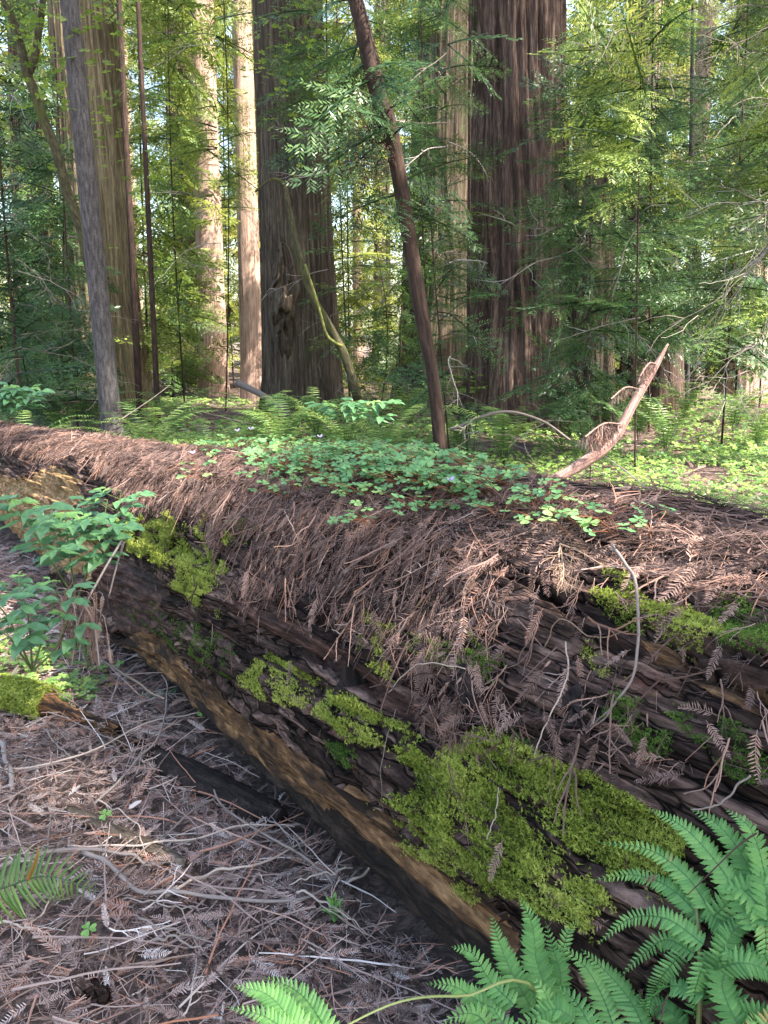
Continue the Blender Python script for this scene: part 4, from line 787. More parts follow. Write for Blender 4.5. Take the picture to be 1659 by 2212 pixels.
# dead fan of twigs below the shrub
b = MB(); r0 = at(150, 1290, 2.5)
for k in range(40):
    o_ = at(random.uniform(90, 175), random.uniform(1285, 1320), 2.55+random.uniform(-.08, .08)); ex = random.uniform(120, 245); e = at(ex, random.uniform(1360, 1480)-(245-ex)*.5, 2.42+random.uniform(-.1, .12)); m_ = (o_+e)/2+np.array([.05, -.03, .09]); x = e-r0; p = smooth_path([o_, m_, e], 8); p += wig(p, .006); tube(b, p, .0012, 3, random.random(), False)
    for q in (4, 5, 6): d = p[q+1]-p[q]; b.inst(SPR[k % 4], frames(d[None], np.array([[0, -1., .4]]))*.06, p[q][None], np.array([random.uniform(.1, .9)]))
tag(b.build('dead_branch', M['litter']), 'drooping fan of grey dead twigs under the leafy shrub at the foot of the log', 'dead branch')
for k, (pts, lab) in enumerate([([(265, 1165, 2.55), (220, 1240, 2.5), (170, 1340, 2.4), (155, 1440, 2.35)], 'arched bare stem hanging from the log left of the moss'), ([(268, 1170, 2.6), (250, 1230, 2.6), (235, 1290, 2.6)], 'bare grey stem against the log beside the shrub'), ([(205, 1350, 2.3), (215, 1440, 2.3)], 'short white upright twig by the dead fan')]):
    b = MB(); tube(b, smooth_path([at(*q) for q in pts], 16), np.linspace(.0045, .0025, 16), 5, .6); tag(b.build('twig', M['stick_gray'], None, True), lab, 'twig')
b = MB(); p = smooth_path([at(225, 1430, 2.55), at(300, 1480, 2.35), at(350, 1510, 2.2)], 12); tube(b, p+wig(p, .004), np.linspace(.005, .003, 12), 6, .0); tag(b.build('twig', M['stick_gray'], None, True), 'grey stick leaning down from the dead fan toward the log foot', 'twig')
# ------------------------------------------------------------------ foliage boughs (unit length along +X)
def t_bough(seed, fine=True, dead=False):
    r = np.random.default_rng(seed); parts = []; t = np.linspace(0, 1, 7); dr = r.uniform(.12, .35); sw = r.uniform(-.15, .15)
    f = lambda x: np.array([x, sw*x*x, .1*x-dr*x*x]); path = np.array([f(x) for x in t]); V, Q, T = tube_arrays(path, .011*(1.15-t), 3, False); parts.append((V, Q, T, -.5))
    n = 15
    for k in range(n):
        x = .12+.86*k/n; p = f(x); sg = 1 if k % 2 else -1; L_ = (.44*(1-x)**.75+.07)*r.uniform(.7, 1.15); a = r.uniform(.7, 1.05); d = norm(np.array([math.cos(a), sg*math.sin(a), r.uniform(-.3, .08)]))
        m_ = max(3, int(L_/(.035 if fine else .06)))
        for q in range(m_+1):
            y = (q+.5)/(m_+1)*L_; c = p+d*y+np.array([0, 0, -.25*y*y]); 
            for s2 in ((1, -1) if q < m_ else (0,)):
                b_ = norm(d+np.cross([0, 0, 1], d)*s2*r.uniform(.8, 1.3)+[0, 0, r.uniform(-.35, .1)]); l2 = (.075 if fine else .11)*r.uniform(.6, 1.2)*(1.1-.6*q/m_); w = norm(np.cross(b_, r.normal(0, .35, 3)+[0, 0, 1]))*l2*(.13 if fine else .17)
                e = c+b_*l2; mm = c+b_*l2*.45
                parts.append((np.array([c, mm+w, e, mm-w]), [[0, 1, 2, 3]], None, r.uniform(-.15, .15)))
    return merge(parts)
BO = [t_bough(k, True) for k in range(4)]; BF = [t_bough(10+k, False) for k in range(4)]
def put_boughs(mb, O, D_, L_, kinds, col):
    up = norm(np.tile(ZZ, (len(O), 1))+rng.normal(0, .55, (len(O), 3))); Mx = frames(D_, up)*L_[:, None, None]; w = rng.integers(0, len(kinds), len(O))
    for k in range(len(kinds)): m_ = w == k; mb.inst(kinds[k], Mx[m_], O[m_], col[m_])
# ------------------------------------------------------------------ trunks
def trunk_mesh(base, top, r0, r1, seed, furrow=.05, flare=.3, nseg=72, dz=.14, bend=None, nf=13, moist=0):
    base, top = np.array(base, float), np.array(top, float); Ht = np.linalg.norm(top-base); n = max(12, int(Ht/dz)); t = np.linspace(0, 1, n)
    P_ = base+(top-base)*t[:, None]
    if bend is not None: P_ = P_+np.array(bend)*np.sin(t*PI)[:, None]
    ph = np.arange(nseg+1)/nseg*2*PI; A, T_ = np.meshgrid(ph, t*Ht, indexing='xy')
    R = (r0+(r1-r0)*t)*(1+flare*np.exp(-t*Ht/(1.2*max(r0, .3)*1.6)))
    cx, cy = np.cos(A), np.sin(A); k = nf/(2*PI)
    tw = T_*.05+.22*(fbm(T_*.5, A*0, 0, seed+3, 2)-.5)
    cx2, cy2 = np.cos(A+tw), np.sin(A+tw)
    f1 = fbm(cx2*k*2, cy2*k*2, T_*.35, seed, 4); f2 = fbm(cx2*k*7, cy2*k*7, T_*1.1, seed+5, 3); big = fbm(cx2*1.2, cy2*1.2, T_*.12, seed+9, 2)
    ridge = 1-np.abs(2*f1-1)*1.6
    Rr = .95*R[:, None]*(1+(ridge-.6)*furrow*1.6+(f2-.5)*furrow*1.1+(big-.5)*.12+flare*.35*np.exp(-T_/.9)*np.cos(A*5+seed))
    V = P_[:, None]+np.stack([cx*Rr, cy*Rr, 0*Rr], -1); m_ = nseg+1
    if Ht < 6 and r0 > .2: V[..., 2] += ((T_/Ht)**6)*(fbm(cx*4, cy*4, 0, seed, 3)-.6)*2.2
    i, j = np.meshgrid(np.arange(n-1), np.arange(nseg), indexing='ij'); Q_ = np.stack([i*m_+j, i*m_+j+1, (i+1)*m_+j+1, (i+1)*m_+j], -1).reshape(-1, 4)
    uv = np.stack([A*r0, T_], -1); return V.reshape(-1, 3), Q_, uv
def tree_thing(name, label, cat, xb, xt, D_, wb, wt, mt, group=None, hgt=22, furrow=.06, seed=1, flare=.25, nf=13, bend=None, yb=None):
    """xb/xt: pixel columns (768 wide) of the trunk axis at the ground and at the top edge; wb/wt widths there in pixels"""
    yb = yb or 340+F*1.5/D_; pb = atY(xb, yb, D_); pt = atY(xt, 0, D_); sc = D_/F
    pb[2] = float(gz(pb[0], pb[1]))-.25; d = (pt-pb)/(pt[2]-pb[2]); top = pb+d*hgt; r0, r1 = wb*sc/2*1.02, wt*sc/2*1.02
    h0 = pt[2]-pb[2]; rtop = max(r0+(r1-r0)*hgt/h0, r1*.55)
    root = thing(name, label, cat, (pb[0], pb[1], 0), group); b = MB(); V, Q_, uv = trunk_mesh(pb, top, r0, rtop, seed, furrow, flare, 200 if wb > 30 else 32, .14 if wb > 30 else .25, bend, nf)
    b.add(V, Q_, None, .5, uv); b.build('trunk', M[mt], root, True); root['_h'] = 0; del root['_h']; return root, pb, d, r0
def crown(root, pb, d, N, z0, z1, L0, L1, mt='needle', kinds=BF, az=None, spread=PI, col=.45, rad=.1, droop=-.1, name='crown', dens=None, mb=None):
    z = rng.uniform(z0, z1, N); a = rng.uniform(0, 2*PI, N) if az is None else az+rng.normal(0, spread, N)
    O = np.array(pb)+d*z[:, None]+np.stack([np.cos(a), np.sin(a), 0*a], -1)*rad; Dr = norm(np.stack([np.cos(a), np.sin(a), rng.normal(droop, .36, N)], -1))
    f = (z-z0)/max(z1-z0, .1); L_ = (L0+(L1-L0)*f)*rng.uniform(.35, 1.15, N)*.9
    if dens is not None: k = dens(O+Dr*L_[:, None]*.5); O, Dr, L_ = O[k], Dr[k], L_[k]
    k = gap_ok(O+Dr*L_[:, None]*.5); O, Dr, L_ = O[k], Dr[k], L_[k]
    own = mb is None; mb = mb or MB(); put_boughs(mb, O, Dr, L_, kinds, col+rng.normal(0, .14, len(O)))
    # thin limb wood under each bough
    if own: return mb.build(name, M[mt], root)
def limbs(root, pb, d, N, z0, z1, L0, mt='stick_gray', az=None, spread=PI, rad=.008, name='dead_twigs', droop=-.15, kind=None):
    b = MB()
    for k in range(N):
        z = random.uniform(z0, z1); a = random.uniform(0, 2*PI) if az is None else random.gauss(az, spread); L_ = L0*random.uniform(.5, 1.2); o = np.array(pb)+d*z; dr = np.array([math.cos(a), math.sin(a), droop+random.gauss(0, .15)]); pts = [o]
        for q in range(9): dr = norm(dr+rng.normal(0, .14, 3)+[0, 0, -.03]); pts.append(pts[-1]+dr*L_/9)
        pts = np.array(pts); tube(b, pts, np.linspace(rad, rad*.25, 10), 4, random.random(), False)
        for q in (3, 4, 5, 6, 7, 8):
            dd = norm(dr+rng.normal(0, .6, 3)); pp = [pts[q]]
            for _ in range(5): dd = norm(dd+rng.normal(0, .25, 3)+[0, 0, -.06]); pp.append(pp[-1]+dd*L_*.07)
            tube(b, np.array(pp), np.linspace(rad*.45, rad*.15, 6), 3, random.random(), False)
    return b.build(name, M[mt], root)
BIG = {}
def T(key, *a, **k): BIG[key] = tree_thing(*a, **k); return BIG[key]
T('t1', 'redwood_tree', 'massive tapering golden grey redwood at the left behind the slender grey trunk', 'tree', 112, 80, 17, 68, 50, 'redwood_sunlit_gold', hgt=24, seed=3, furrow=.11, nf=26)
T('t2', 'slender_tree', 'slender smooth grey trunk leaning in front of the massive golden redwood', 'tree', 116, 69, 9.5, 21, 15, 'thin_gray', hgt=15, seed=4, furrow=.025, flare=.1, nf=8)
T('t3', 'young_tree', 'dark thin trunk just right of the massive golden redwood', 'tree', 140, 119, 15, 7, 5, 'thin_brown', hgt=14, seed=5, furrow=.03, flare=.05)
T('t4', 'young_tree', 'second thin trunk right of the golden redwood, straight and pale brown', 'tree', 158, 138, 14, 6, 3.5, 'thin_brown', hgt=14, seed=6, furrow=.03, flare=.05)
T('t5', 'redwood_tree', 'pale pinkish sunlit redwood left of the brightest trunk', 'tree', 214, 201, 24, 28, 22, 'redwood_pale_sunlit', hgt=28, seed=7, nf=18)
T('t6', 'redwood_tree', 'brightest sunlit cream coloured redwood trunk left of the burled one', 'tree', 253, 241, 19, 23, 16, 'redwood_pale_sunlit', hgt=26, seed=8, nf=16)
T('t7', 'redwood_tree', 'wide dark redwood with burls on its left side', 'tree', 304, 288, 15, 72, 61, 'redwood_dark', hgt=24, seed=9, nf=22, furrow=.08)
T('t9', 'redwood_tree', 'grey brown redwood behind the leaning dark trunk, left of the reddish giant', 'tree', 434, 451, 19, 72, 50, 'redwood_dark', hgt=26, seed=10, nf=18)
T('t10', 'redwood_tree', 'giant reddish brown redwood with deep furrows and grey foot right of centre', 'tree', 521, 519, 13, 95, 77, 'redwood', hgt=24, seed=11, nf=18, furrow=.13)
T('t11', 'redwood_tree', 'dark hollowed redwood snag touching the right side of the reddish giant', 'tree', 591, 587, 12.6, 46, 40, 'redwood_dark', hgt=4.3, seed=12, nf=10, furrow=.16)
T('t12', 'redwood_tree', 'tall grey trunk far behind the leaning dark trunk', 'tree', 378, 382, 30, 12, 10, 'redwood_gray', hgt=26, seed=13)
T('t13', 'redwood_tree', 'distant redwood seen through foliage right of the hollow snag', 'tree', 636, 642, 24, 30, 24, 'redwood_gray', hgt=26, seed=14)
T('t14', 'redwood_tree', 'sunlit pale redwood at the right edge', 'tree', 742, 772, 20, 44, 36, 'redwood_pale_sunlit', hgt=26, seed=15)
T('t15', 'redwood_tree', 'slim pale trunk among the foliage left of the right edge redwood', 'tree', 688, 706, 21, 15, 13, 'redwood_pale_sunlit', hgt=24, seed=16)
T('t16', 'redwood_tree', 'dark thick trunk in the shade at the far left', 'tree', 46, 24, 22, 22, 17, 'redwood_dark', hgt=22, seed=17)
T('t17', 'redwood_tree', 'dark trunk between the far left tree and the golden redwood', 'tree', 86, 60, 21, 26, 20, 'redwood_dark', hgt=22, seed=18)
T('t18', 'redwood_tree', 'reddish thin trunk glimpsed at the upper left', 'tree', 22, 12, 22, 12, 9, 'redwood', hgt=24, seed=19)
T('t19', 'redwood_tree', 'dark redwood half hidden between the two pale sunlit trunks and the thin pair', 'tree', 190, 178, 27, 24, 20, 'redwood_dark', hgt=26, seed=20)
T('t20', 'young_tree', 'straight reddish sapling trunk between the leaning trunk and the giant', 'tree', 468, 470, 10, 4, 2.5, 'thin_brown', hgt=11, seed=21, furrow=.03, flare=.05)
T('t21', 'young_tree', 'dark thin trunk standing right of the hollow snag', 'tree', 632, 634, 16, 8, 7, 'thin_brown', hgt=14, seed=22, flare=.05)
T('t22', 'young_tree', 'thin trunk in the foliage near the pink leaning branch tip', 'tree', 688, 693, 16, 4.5, 3, 'thin_gray', hgt=12, seed=23, flare=.05)
T('t23', 'redwood_tree', 'pale narrow trunk far behind, just left of the reddish giant', 'tree', 474, 477, 23, 13, 11, 'redwood_pale_sunlit', hgt=24, seed=24)
T('t24', 'redwood_stump', 'short broken reddish stump behind the pink leaning branch', 'stump', 667, 667, 17, 30, 26, 'redwood', hgt=2.6, seed=25, furrow=.2)
# far trunks
LM = [(5, 'far left edge'), (60, 'dark trunk left of the golden redwood'), (97, 'golden redwood'), (130, 'first thin dark trunk'), (150, 'second thin trunk'), (207, 'pale pinkish redwood'), (248, 'brightest trunk'), (296, 'burled redwood'), (352, 'gap right of the burled redwood'), (400, 'leaning dark trunk'), (442, 'grey brown redwood'), (520, 'reddish giant'), (590, 'hollow snag'), (640, 'trunk right of the snag'), (668, 'broken stump'), (697, 'slim pale trunk'), (760, 'right edge redwood')]
def place(x, w, mt, D_):
    l, nm = min(LM, key=lambda q: abs(q[0]-x)); side = 'behind' if abs(x-l) < 7 else ('just right of' if x > l else 'just left of')
    tone = {'redwood': 'reddish', 'redwood_pale_sunlit': 'pale', 'redwood_gray': 'grey', 'redwood_dark': 'dark'}[mt]
    return f"{'stout' if w*D_ > 400 else 'slim'} {tone} {'distant' if D_ < 35 else 'far distant' if D_ < 50 else 'farthest'} redwood {side} the {nm}"
k_ = 0
for D_, n in ((30, 12), (40, 13), (55, 12)):
    for q in range(n):
        x = (q+.5)/n*840-36+random.uniform(-22, 22)
        if abs(x-345) < 22: x += 30
        w = random.choice([8, 11, 14, 18, 24])*26/D_; mt = random.choice(['redwood', 'redwood_pale_sunlit', 'redwood_gray', 'redwood_dark'])
        tree_thing('distant_redwood', place(x, w, mt, D_), 'tree', x, x+(x-384)*-.00*1+(x-384)*.09, D_, w, w*.8, mt, 'distant redwoods in the background', 30, .05, 40+k_, .2); k_ += 1
# burls on the dark redwood
root, pb, d, r0 = BIG['t7']
n1_, n2_ = 90, 40; U_, W_ = np.meshgrid(np.linspace(0, 1, n1_), np.linspace(-1, 1, n2_), indexing='ij')
cz = atY(283, 302, 14.3); hz = 1.15; wx = .26*np.sin(PI*U_)**.5*(1+.5*(fbm(U_*5, 0*U_, 0, 4, 2)-.5)); zc = cz[2]+hz*(1-2*U_)*.9; xc = cz[0]+.05*np.sin(U_*7)+wx*W_
ang = np.clip((xc-pb[0]-d[0]*(zc-pb[2]))/.74, -.97, .97); yb_ = pb[1]-.74*np.sqrt(1-ang**2)
cl_ = cell(U_*9, W_*2.2+U_*2, 31); F_ = fbm(U_*11, W_*3, 0, 32, 3); env = np.sqrt(np.clip(1-W_**2, 0, 1))*np.sin(PI*U_)**.4
V = np.stack([xc, yb_+.06-env*(.10+.16*ss(.3, .8, cl_)+.14*F_), zc], -1); i, j = np.meshgrid(np.arange(n1_-1), np.arange(n2_-1), indexing='ij')
b = MB(); b.add(V, np.stack([i*n2_+j, (i+1)*n2_+j, (i+1)*n2_+j+1, i*n2_+j+1], -1).reshape(-1, 4), None, .5, np.stack([W_*.3, U_*.5], -1)); b.build('burl', M['redwood_dark'], root, True)
# lean dark trunk with kinks
def poly_tree(name, label, pts, mt, cat='tree', sides=14, wob=.05, n=60, group=None):
    P_ = np.array([atY(x, y, D_) for x, y, D_, w in pts]); R = np.array([w*D_/F/2 for x, y, D_, w in pts]); p = smooth_path(P_, n); rr = np.interp(np.linspace(0, 1, n), np.linspace(0, 1, len(R)), R); V, Q_, T_ = tube_arrays(p, rr, sides)
    a = np.tile(np.arange(sides), n); z = np.repeat(np.arange(n), sides); ln = np.linalg.norm(np.diff(p, axis=0), axis=1).sum(); ctr_ = np.repeat(p, sides, 0); ns = fbm(a*1.3, z*.35, 0, len(label), 3)-.5; V[:n*sides] = ctr_+(V[:n*sides]-ctr_)*(1+ns[:, None]*wob*6)
    uv = np.vstack([np.stack([a/sides*2*PI*R.mean(), z/n*ln], -1), [[0, 0], [0, ln]]]); root = thing(name, label, cat, (p[0][0], p[0][1], 0), group); b = MB(); b.add(V, Q_, T_, .5, uv); b.build('trunk', M[mt], root, True); return root, p, rr
lean, lpth, _ = poly_tree('leaning_tree', 'dark reddish trunk leaning left across the middle of the view', [(443, 490, 7.5, 14), (440, 447, 7.5, 13), (433, 377, 7.5, 13), (422, 319, 7.5, 14), (411, 250, 7.5, 15), (405, 215, 7.5, 14), (398, 170, 7.5, 14), (388, 118, 7.5, 14), (379, 98, 7.5, 15), (371, 62, 7.5, 16), (362, 25, 7.5, 14), (356, 0, 7.5, 13), (342, -60, 7.5, 11), (330, -140, 7.5, 9)], 'thin_brown')
mp, mpth, _ = poly_tree('vine_maple', 'mossy forked maple stem slanting down at the upper left', [(112, 400, 10, 10), (104, 340, 10, 10), (94, 285, 10, 11), (83, 237, 10, 10), (76, 214, 10, 9.5), (65, 185, 10, 9), (56, 150, 10, 9), (44, 121, 10, 9), (35, 93, 10, 8.5), (27, 74, 10, 8), (22, 48, 10, 6), (12, 17, 10, 5.5), (3, 0, 10, 5), (-8, -40, 10, 4)], 'maple')
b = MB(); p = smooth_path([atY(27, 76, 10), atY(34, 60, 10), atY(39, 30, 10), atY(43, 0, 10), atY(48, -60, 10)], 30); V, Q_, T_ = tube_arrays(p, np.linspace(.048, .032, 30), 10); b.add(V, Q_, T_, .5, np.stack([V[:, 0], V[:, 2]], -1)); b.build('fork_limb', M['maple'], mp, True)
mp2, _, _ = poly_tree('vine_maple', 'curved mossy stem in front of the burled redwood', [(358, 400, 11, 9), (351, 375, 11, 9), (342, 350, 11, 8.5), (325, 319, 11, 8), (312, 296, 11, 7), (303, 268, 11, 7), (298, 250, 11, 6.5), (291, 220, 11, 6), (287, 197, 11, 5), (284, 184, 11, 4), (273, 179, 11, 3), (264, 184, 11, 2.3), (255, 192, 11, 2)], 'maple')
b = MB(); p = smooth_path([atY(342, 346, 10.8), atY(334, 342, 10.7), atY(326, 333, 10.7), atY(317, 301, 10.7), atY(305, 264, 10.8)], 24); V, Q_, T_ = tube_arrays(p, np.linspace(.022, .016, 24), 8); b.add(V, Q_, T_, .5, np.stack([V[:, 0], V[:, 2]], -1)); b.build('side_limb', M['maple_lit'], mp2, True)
pk, ppth, _ = poly_tree('leaning_branch', 'peeled pink branch curving up to the right behind the log', [(540, 492, 4.6, 9), (551, 482, 4.7, 10), (566, 473, 4.8, 11), (583, 463, 4.85, 12), (602, 450, 4.9, 12), (618, 432, 5.0, 11), (631, 408, 5.1, 9), (645, 384, 5.2, 8), (657, 364, 5.3, 6), (668, 344, 5.35, 2)], 'pink', 'branch', 12, .03, 50)
# hanging dried foliage on the pink branch
def hanging(parent, p0, p1, n, L_, mt='litter', name='dried_foliage'):
    n = int(n*1.5)
    b = MB(); p = smooth_path([p0, (p0+p1)/2+[0, 0, .04], p1], n); tube(b, p, .006, 4, .5)
    for k in range(n): ln = L_*random.uniform(.6, 1.1)*math.sin(PI*(.15+.7*k/n)); 
    for k in range(n):
        ln = L_*random.uniform(.7, 1.1)*(.45+.55*math.sin(PI*(k+.5)/n)); d = norm(np.array([random.gauss(-.05, .08), random.gauss(0, .08), -1]))
        for q in range(4): b.inst((SPR if q % 2 else CRD)[(k+q) % 4], frames(norm(d+rng.normal(0, .06, 3))[None], np.array([[0, -1., 0]])+rng.normal(0, .5, (1, 3)))*ln*np.array([1, 1.0, 1.6])[None, None, :], (p[k]+rng.normal(0, .008, 3))[None], np.array([random.random()]))
    return b.build(name, M[mt], parent)
hanging(pk, atY(620, 424, 4.98), atY(585, 437, 4.75), 15, .155); hanging(pk, atY(638, 389, 5.14), atY(611, 399, 4.95), 7, .09); hanging(pk, atY(656, 364, 5.25), atY(640, 376, 5.1), 10, .1)
# ------------------------------------------------------------------ understory trees with foliage
LIT = [(atY(292, 235, 14.3), .5), (atY(325, 240, 14.3), .35), (atY(110, 60, 16.5), .5), (atY(668, 480, 8.2), .9), (atY(720, 470, 9), 1.0), (atY(760, 490, 8), .9), (atY(610, 470, 7), .5), (ppth[20], .28), (ppth[32], .28), (ppth[42], .28), (atY(150, 410, 9), .5), (atY(282, 410, 9.5), .45), (atY(110, 430, 9), .3), (lp(1000, 1790), .2), (lp(960, 1700), .1), (lp(1130, 1680), .16), (lp(100, 1110), .2), (lp(60, 1060), .2), (lp(1300, 1780), .1), (lp(1250, 1500), .08), (lp(300, 1150), .08), (atY(120, 450, 9), .4)]
def shade_ok(Pm):
    ok = np.ones(len(Pm), bool)
    for c, r in LIT:
        v = Pm-c; t = v@SD; dist = np.linalg.norm(v-t[:, None]*SD, axis=1); ok &= dist > r+.45
    return ok
def gap_ok(Pm):
    ok = np.ones(len(Pm), bool)
    for c, r in LIT[3:9]+[(atY(690, 500, 7.2), .8), (atY(640, 450, 10), .8), (atY(110, 200, 16.5), .6), (atY(345, 330, 14), .6)]:
        v = Pm-c; t = v@SD; ok &= (np.linalg.norm(v-t[:, None]*SD, axis=1) > r*.8+.15) | (t < .4)
    return ok
DENS = 1.0
def under(label, xb, xt, D_, w, z0, z1, N, L0, L1, mt='needle', kinds=BF, az=None, spread=1.0, hgt=12, dead=0, col=.45, name='young_redwood', droop=-.12, nmt='thin_brown'):
    root, pb, d, r0 = tree_thing(name, label, 'tree', xb, xt, D_, w*.32, w*.16, nmt, 'young trees of the understory', hgt, .03, int(xb) % 97+3, .05, 13, (random.uniform(-.35, .35), random.uniform(-.2, .2), 0))
    if N: crown(root, pb, d, N, z0, z1, L0, L1, mt, kinds, az, spread, col, r0, droop)
    if dead: limbs(root, pb, d, dead, z0*.6, z1, max(L0, L1)*.9, 'stick_gray', az, spread)
    return root, pb, d
# ghost arguments: label, base x, top x, distance ...
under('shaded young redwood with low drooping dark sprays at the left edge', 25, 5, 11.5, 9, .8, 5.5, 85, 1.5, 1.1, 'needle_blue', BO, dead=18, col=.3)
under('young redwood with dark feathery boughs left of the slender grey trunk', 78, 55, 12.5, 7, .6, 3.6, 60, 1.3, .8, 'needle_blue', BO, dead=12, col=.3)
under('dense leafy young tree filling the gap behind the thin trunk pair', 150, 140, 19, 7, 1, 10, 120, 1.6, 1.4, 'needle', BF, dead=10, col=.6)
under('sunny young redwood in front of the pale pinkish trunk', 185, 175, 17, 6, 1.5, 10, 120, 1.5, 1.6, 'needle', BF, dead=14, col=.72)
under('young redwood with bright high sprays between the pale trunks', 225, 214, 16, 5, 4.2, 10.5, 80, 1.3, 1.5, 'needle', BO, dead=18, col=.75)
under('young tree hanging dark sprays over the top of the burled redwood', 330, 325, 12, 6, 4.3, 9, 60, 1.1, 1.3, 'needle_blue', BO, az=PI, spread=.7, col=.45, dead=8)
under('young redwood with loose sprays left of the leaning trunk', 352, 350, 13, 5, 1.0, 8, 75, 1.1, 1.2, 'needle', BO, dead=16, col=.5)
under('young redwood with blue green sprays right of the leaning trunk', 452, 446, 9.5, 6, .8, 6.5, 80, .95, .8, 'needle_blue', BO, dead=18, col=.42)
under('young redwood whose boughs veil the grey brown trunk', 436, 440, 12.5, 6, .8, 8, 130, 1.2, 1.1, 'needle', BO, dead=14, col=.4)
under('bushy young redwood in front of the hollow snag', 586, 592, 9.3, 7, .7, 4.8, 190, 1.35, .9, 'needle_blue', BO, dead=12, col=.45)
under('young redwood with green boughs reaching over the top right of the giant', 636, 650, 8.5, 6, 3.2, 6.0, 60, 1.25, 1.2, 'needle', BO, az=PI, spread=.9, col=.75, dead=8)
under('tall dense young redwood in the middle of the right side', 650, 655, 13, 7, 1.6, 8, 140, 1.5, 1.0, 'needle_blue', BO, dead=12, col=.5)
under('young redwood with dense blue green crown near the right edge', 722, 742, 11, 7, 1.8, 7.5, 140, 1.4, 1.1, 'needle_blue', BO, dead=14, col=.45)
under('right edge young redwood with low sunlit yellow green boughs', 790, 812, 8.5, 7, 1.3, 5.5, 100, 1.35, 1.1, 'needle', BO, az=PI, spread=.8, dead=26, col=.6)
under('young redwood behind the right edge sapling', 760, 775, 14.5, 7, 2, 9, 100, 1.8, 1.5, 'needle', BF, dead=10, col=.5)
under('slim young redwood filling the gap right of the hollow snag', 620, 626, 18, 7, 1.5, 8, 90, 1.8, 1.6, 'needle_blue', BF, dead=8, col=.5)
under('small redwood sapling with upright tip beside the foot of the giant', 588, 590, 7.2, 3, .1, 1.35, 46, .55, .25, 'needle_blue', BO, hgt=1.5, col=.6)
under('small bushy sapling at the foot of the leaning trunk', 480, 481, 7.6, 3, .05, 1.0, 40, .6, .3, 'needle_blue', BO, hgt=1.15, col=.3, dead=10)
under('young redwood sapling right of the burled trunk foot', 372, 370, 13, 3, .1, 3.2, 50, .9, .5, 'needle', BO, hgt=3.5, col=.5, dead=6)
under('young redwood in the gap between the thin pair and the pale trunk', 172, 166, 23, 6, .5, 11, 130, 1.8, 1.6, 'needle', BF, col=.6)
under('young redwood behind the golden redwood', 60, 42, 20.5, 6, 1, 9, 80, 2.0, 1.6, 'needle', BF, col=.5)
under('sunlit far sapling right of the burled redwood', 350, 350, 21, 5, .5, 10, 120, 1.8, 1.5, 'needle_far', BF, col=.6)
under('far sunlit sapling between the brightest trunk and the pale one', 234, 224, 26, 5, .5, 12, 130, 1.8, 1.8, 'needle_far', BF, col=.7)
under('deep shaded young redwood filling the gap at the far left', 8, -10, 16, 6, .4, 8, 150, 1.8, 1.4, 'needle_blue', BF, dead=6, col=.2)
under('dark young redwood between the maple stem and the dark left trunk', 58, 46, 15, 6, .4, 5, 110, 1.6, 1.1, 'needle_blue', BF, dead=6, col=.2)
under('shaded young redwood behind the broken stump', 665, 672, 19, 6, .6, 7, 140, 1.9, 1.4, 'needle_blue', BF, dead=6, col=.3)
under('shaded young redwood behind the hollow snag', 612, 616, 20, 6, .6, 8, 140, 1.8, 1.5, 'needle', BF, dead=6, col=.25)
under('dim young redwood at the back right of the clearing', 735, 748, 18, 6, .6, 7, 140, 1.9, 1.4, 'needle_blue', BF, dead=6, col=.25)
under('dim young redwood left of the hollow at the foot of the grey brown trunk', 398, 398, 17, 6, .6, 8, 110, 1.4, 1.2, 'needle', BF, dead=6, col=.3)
# foliage on the leaning trunk and maple leaves
def crown_on_path(root, pth, i0, i1, N, L_, mt, kinds, az=None, spread=1., name='foliage', col=.4, droop=-.3):
    k = rng.integers(i0, i1, N); a = rng.uniform(0, 2*PI, N) if az is None else az+rng.normal(0, spread, N); b = MB(); Dr = norm(np.stack([np.cos(a), np.sin(a), rng.normal(droop, .25, N)], -1)); put_boughs(b, pth[k], Dr, L_*rng.uniform(.5, 1.2, N), kinds, col+rng.normal(0, .15, N)); return b.build(name, M[mt], root)
crown_on_path(lean, lpth, 22, 58, 34, 1.0, 'needle_blue', BO, col=.3); crown_on_path(lean, lpth, 28, 42, 12, .6, 'litter', BO, az=PI, spread=.6, name='dead_foliage', col=.12, droop=-1.2)
b = MB()
for k in range(520):
    c = mpth[random.randint(28, 58)]+rng.normal(0, .55, 3)+[0.3, 0, .3]; b.inst(OX[k % 5], frames(norm(rng.normal(0, 1, (1, 3))*[1, 1, .3]), np.array([[0, -.4, 1.]])+rng.normal(0, .3, (1, 3)))*.055, c[None], np.array([random.random()]))
b.build('leaves', M['maple_leaf'], mp)
b = MB()
for k in range(420):
    c = atY(random.gauss(318, 42), random.gauss(60, 45), 11.5+random.gauss(0, .6)); b.inst(OX[k % 5], frames(norm(rng.normal(0, 1, (1, 3))*[1, 1, .3]), np.array([[0, -.4, 1.]])+rng.normal(0, .3, (1, 3)))*.05, c[None], np.array([random.random()]))
b.build('leaves', M['maple_leaf'], mp2)
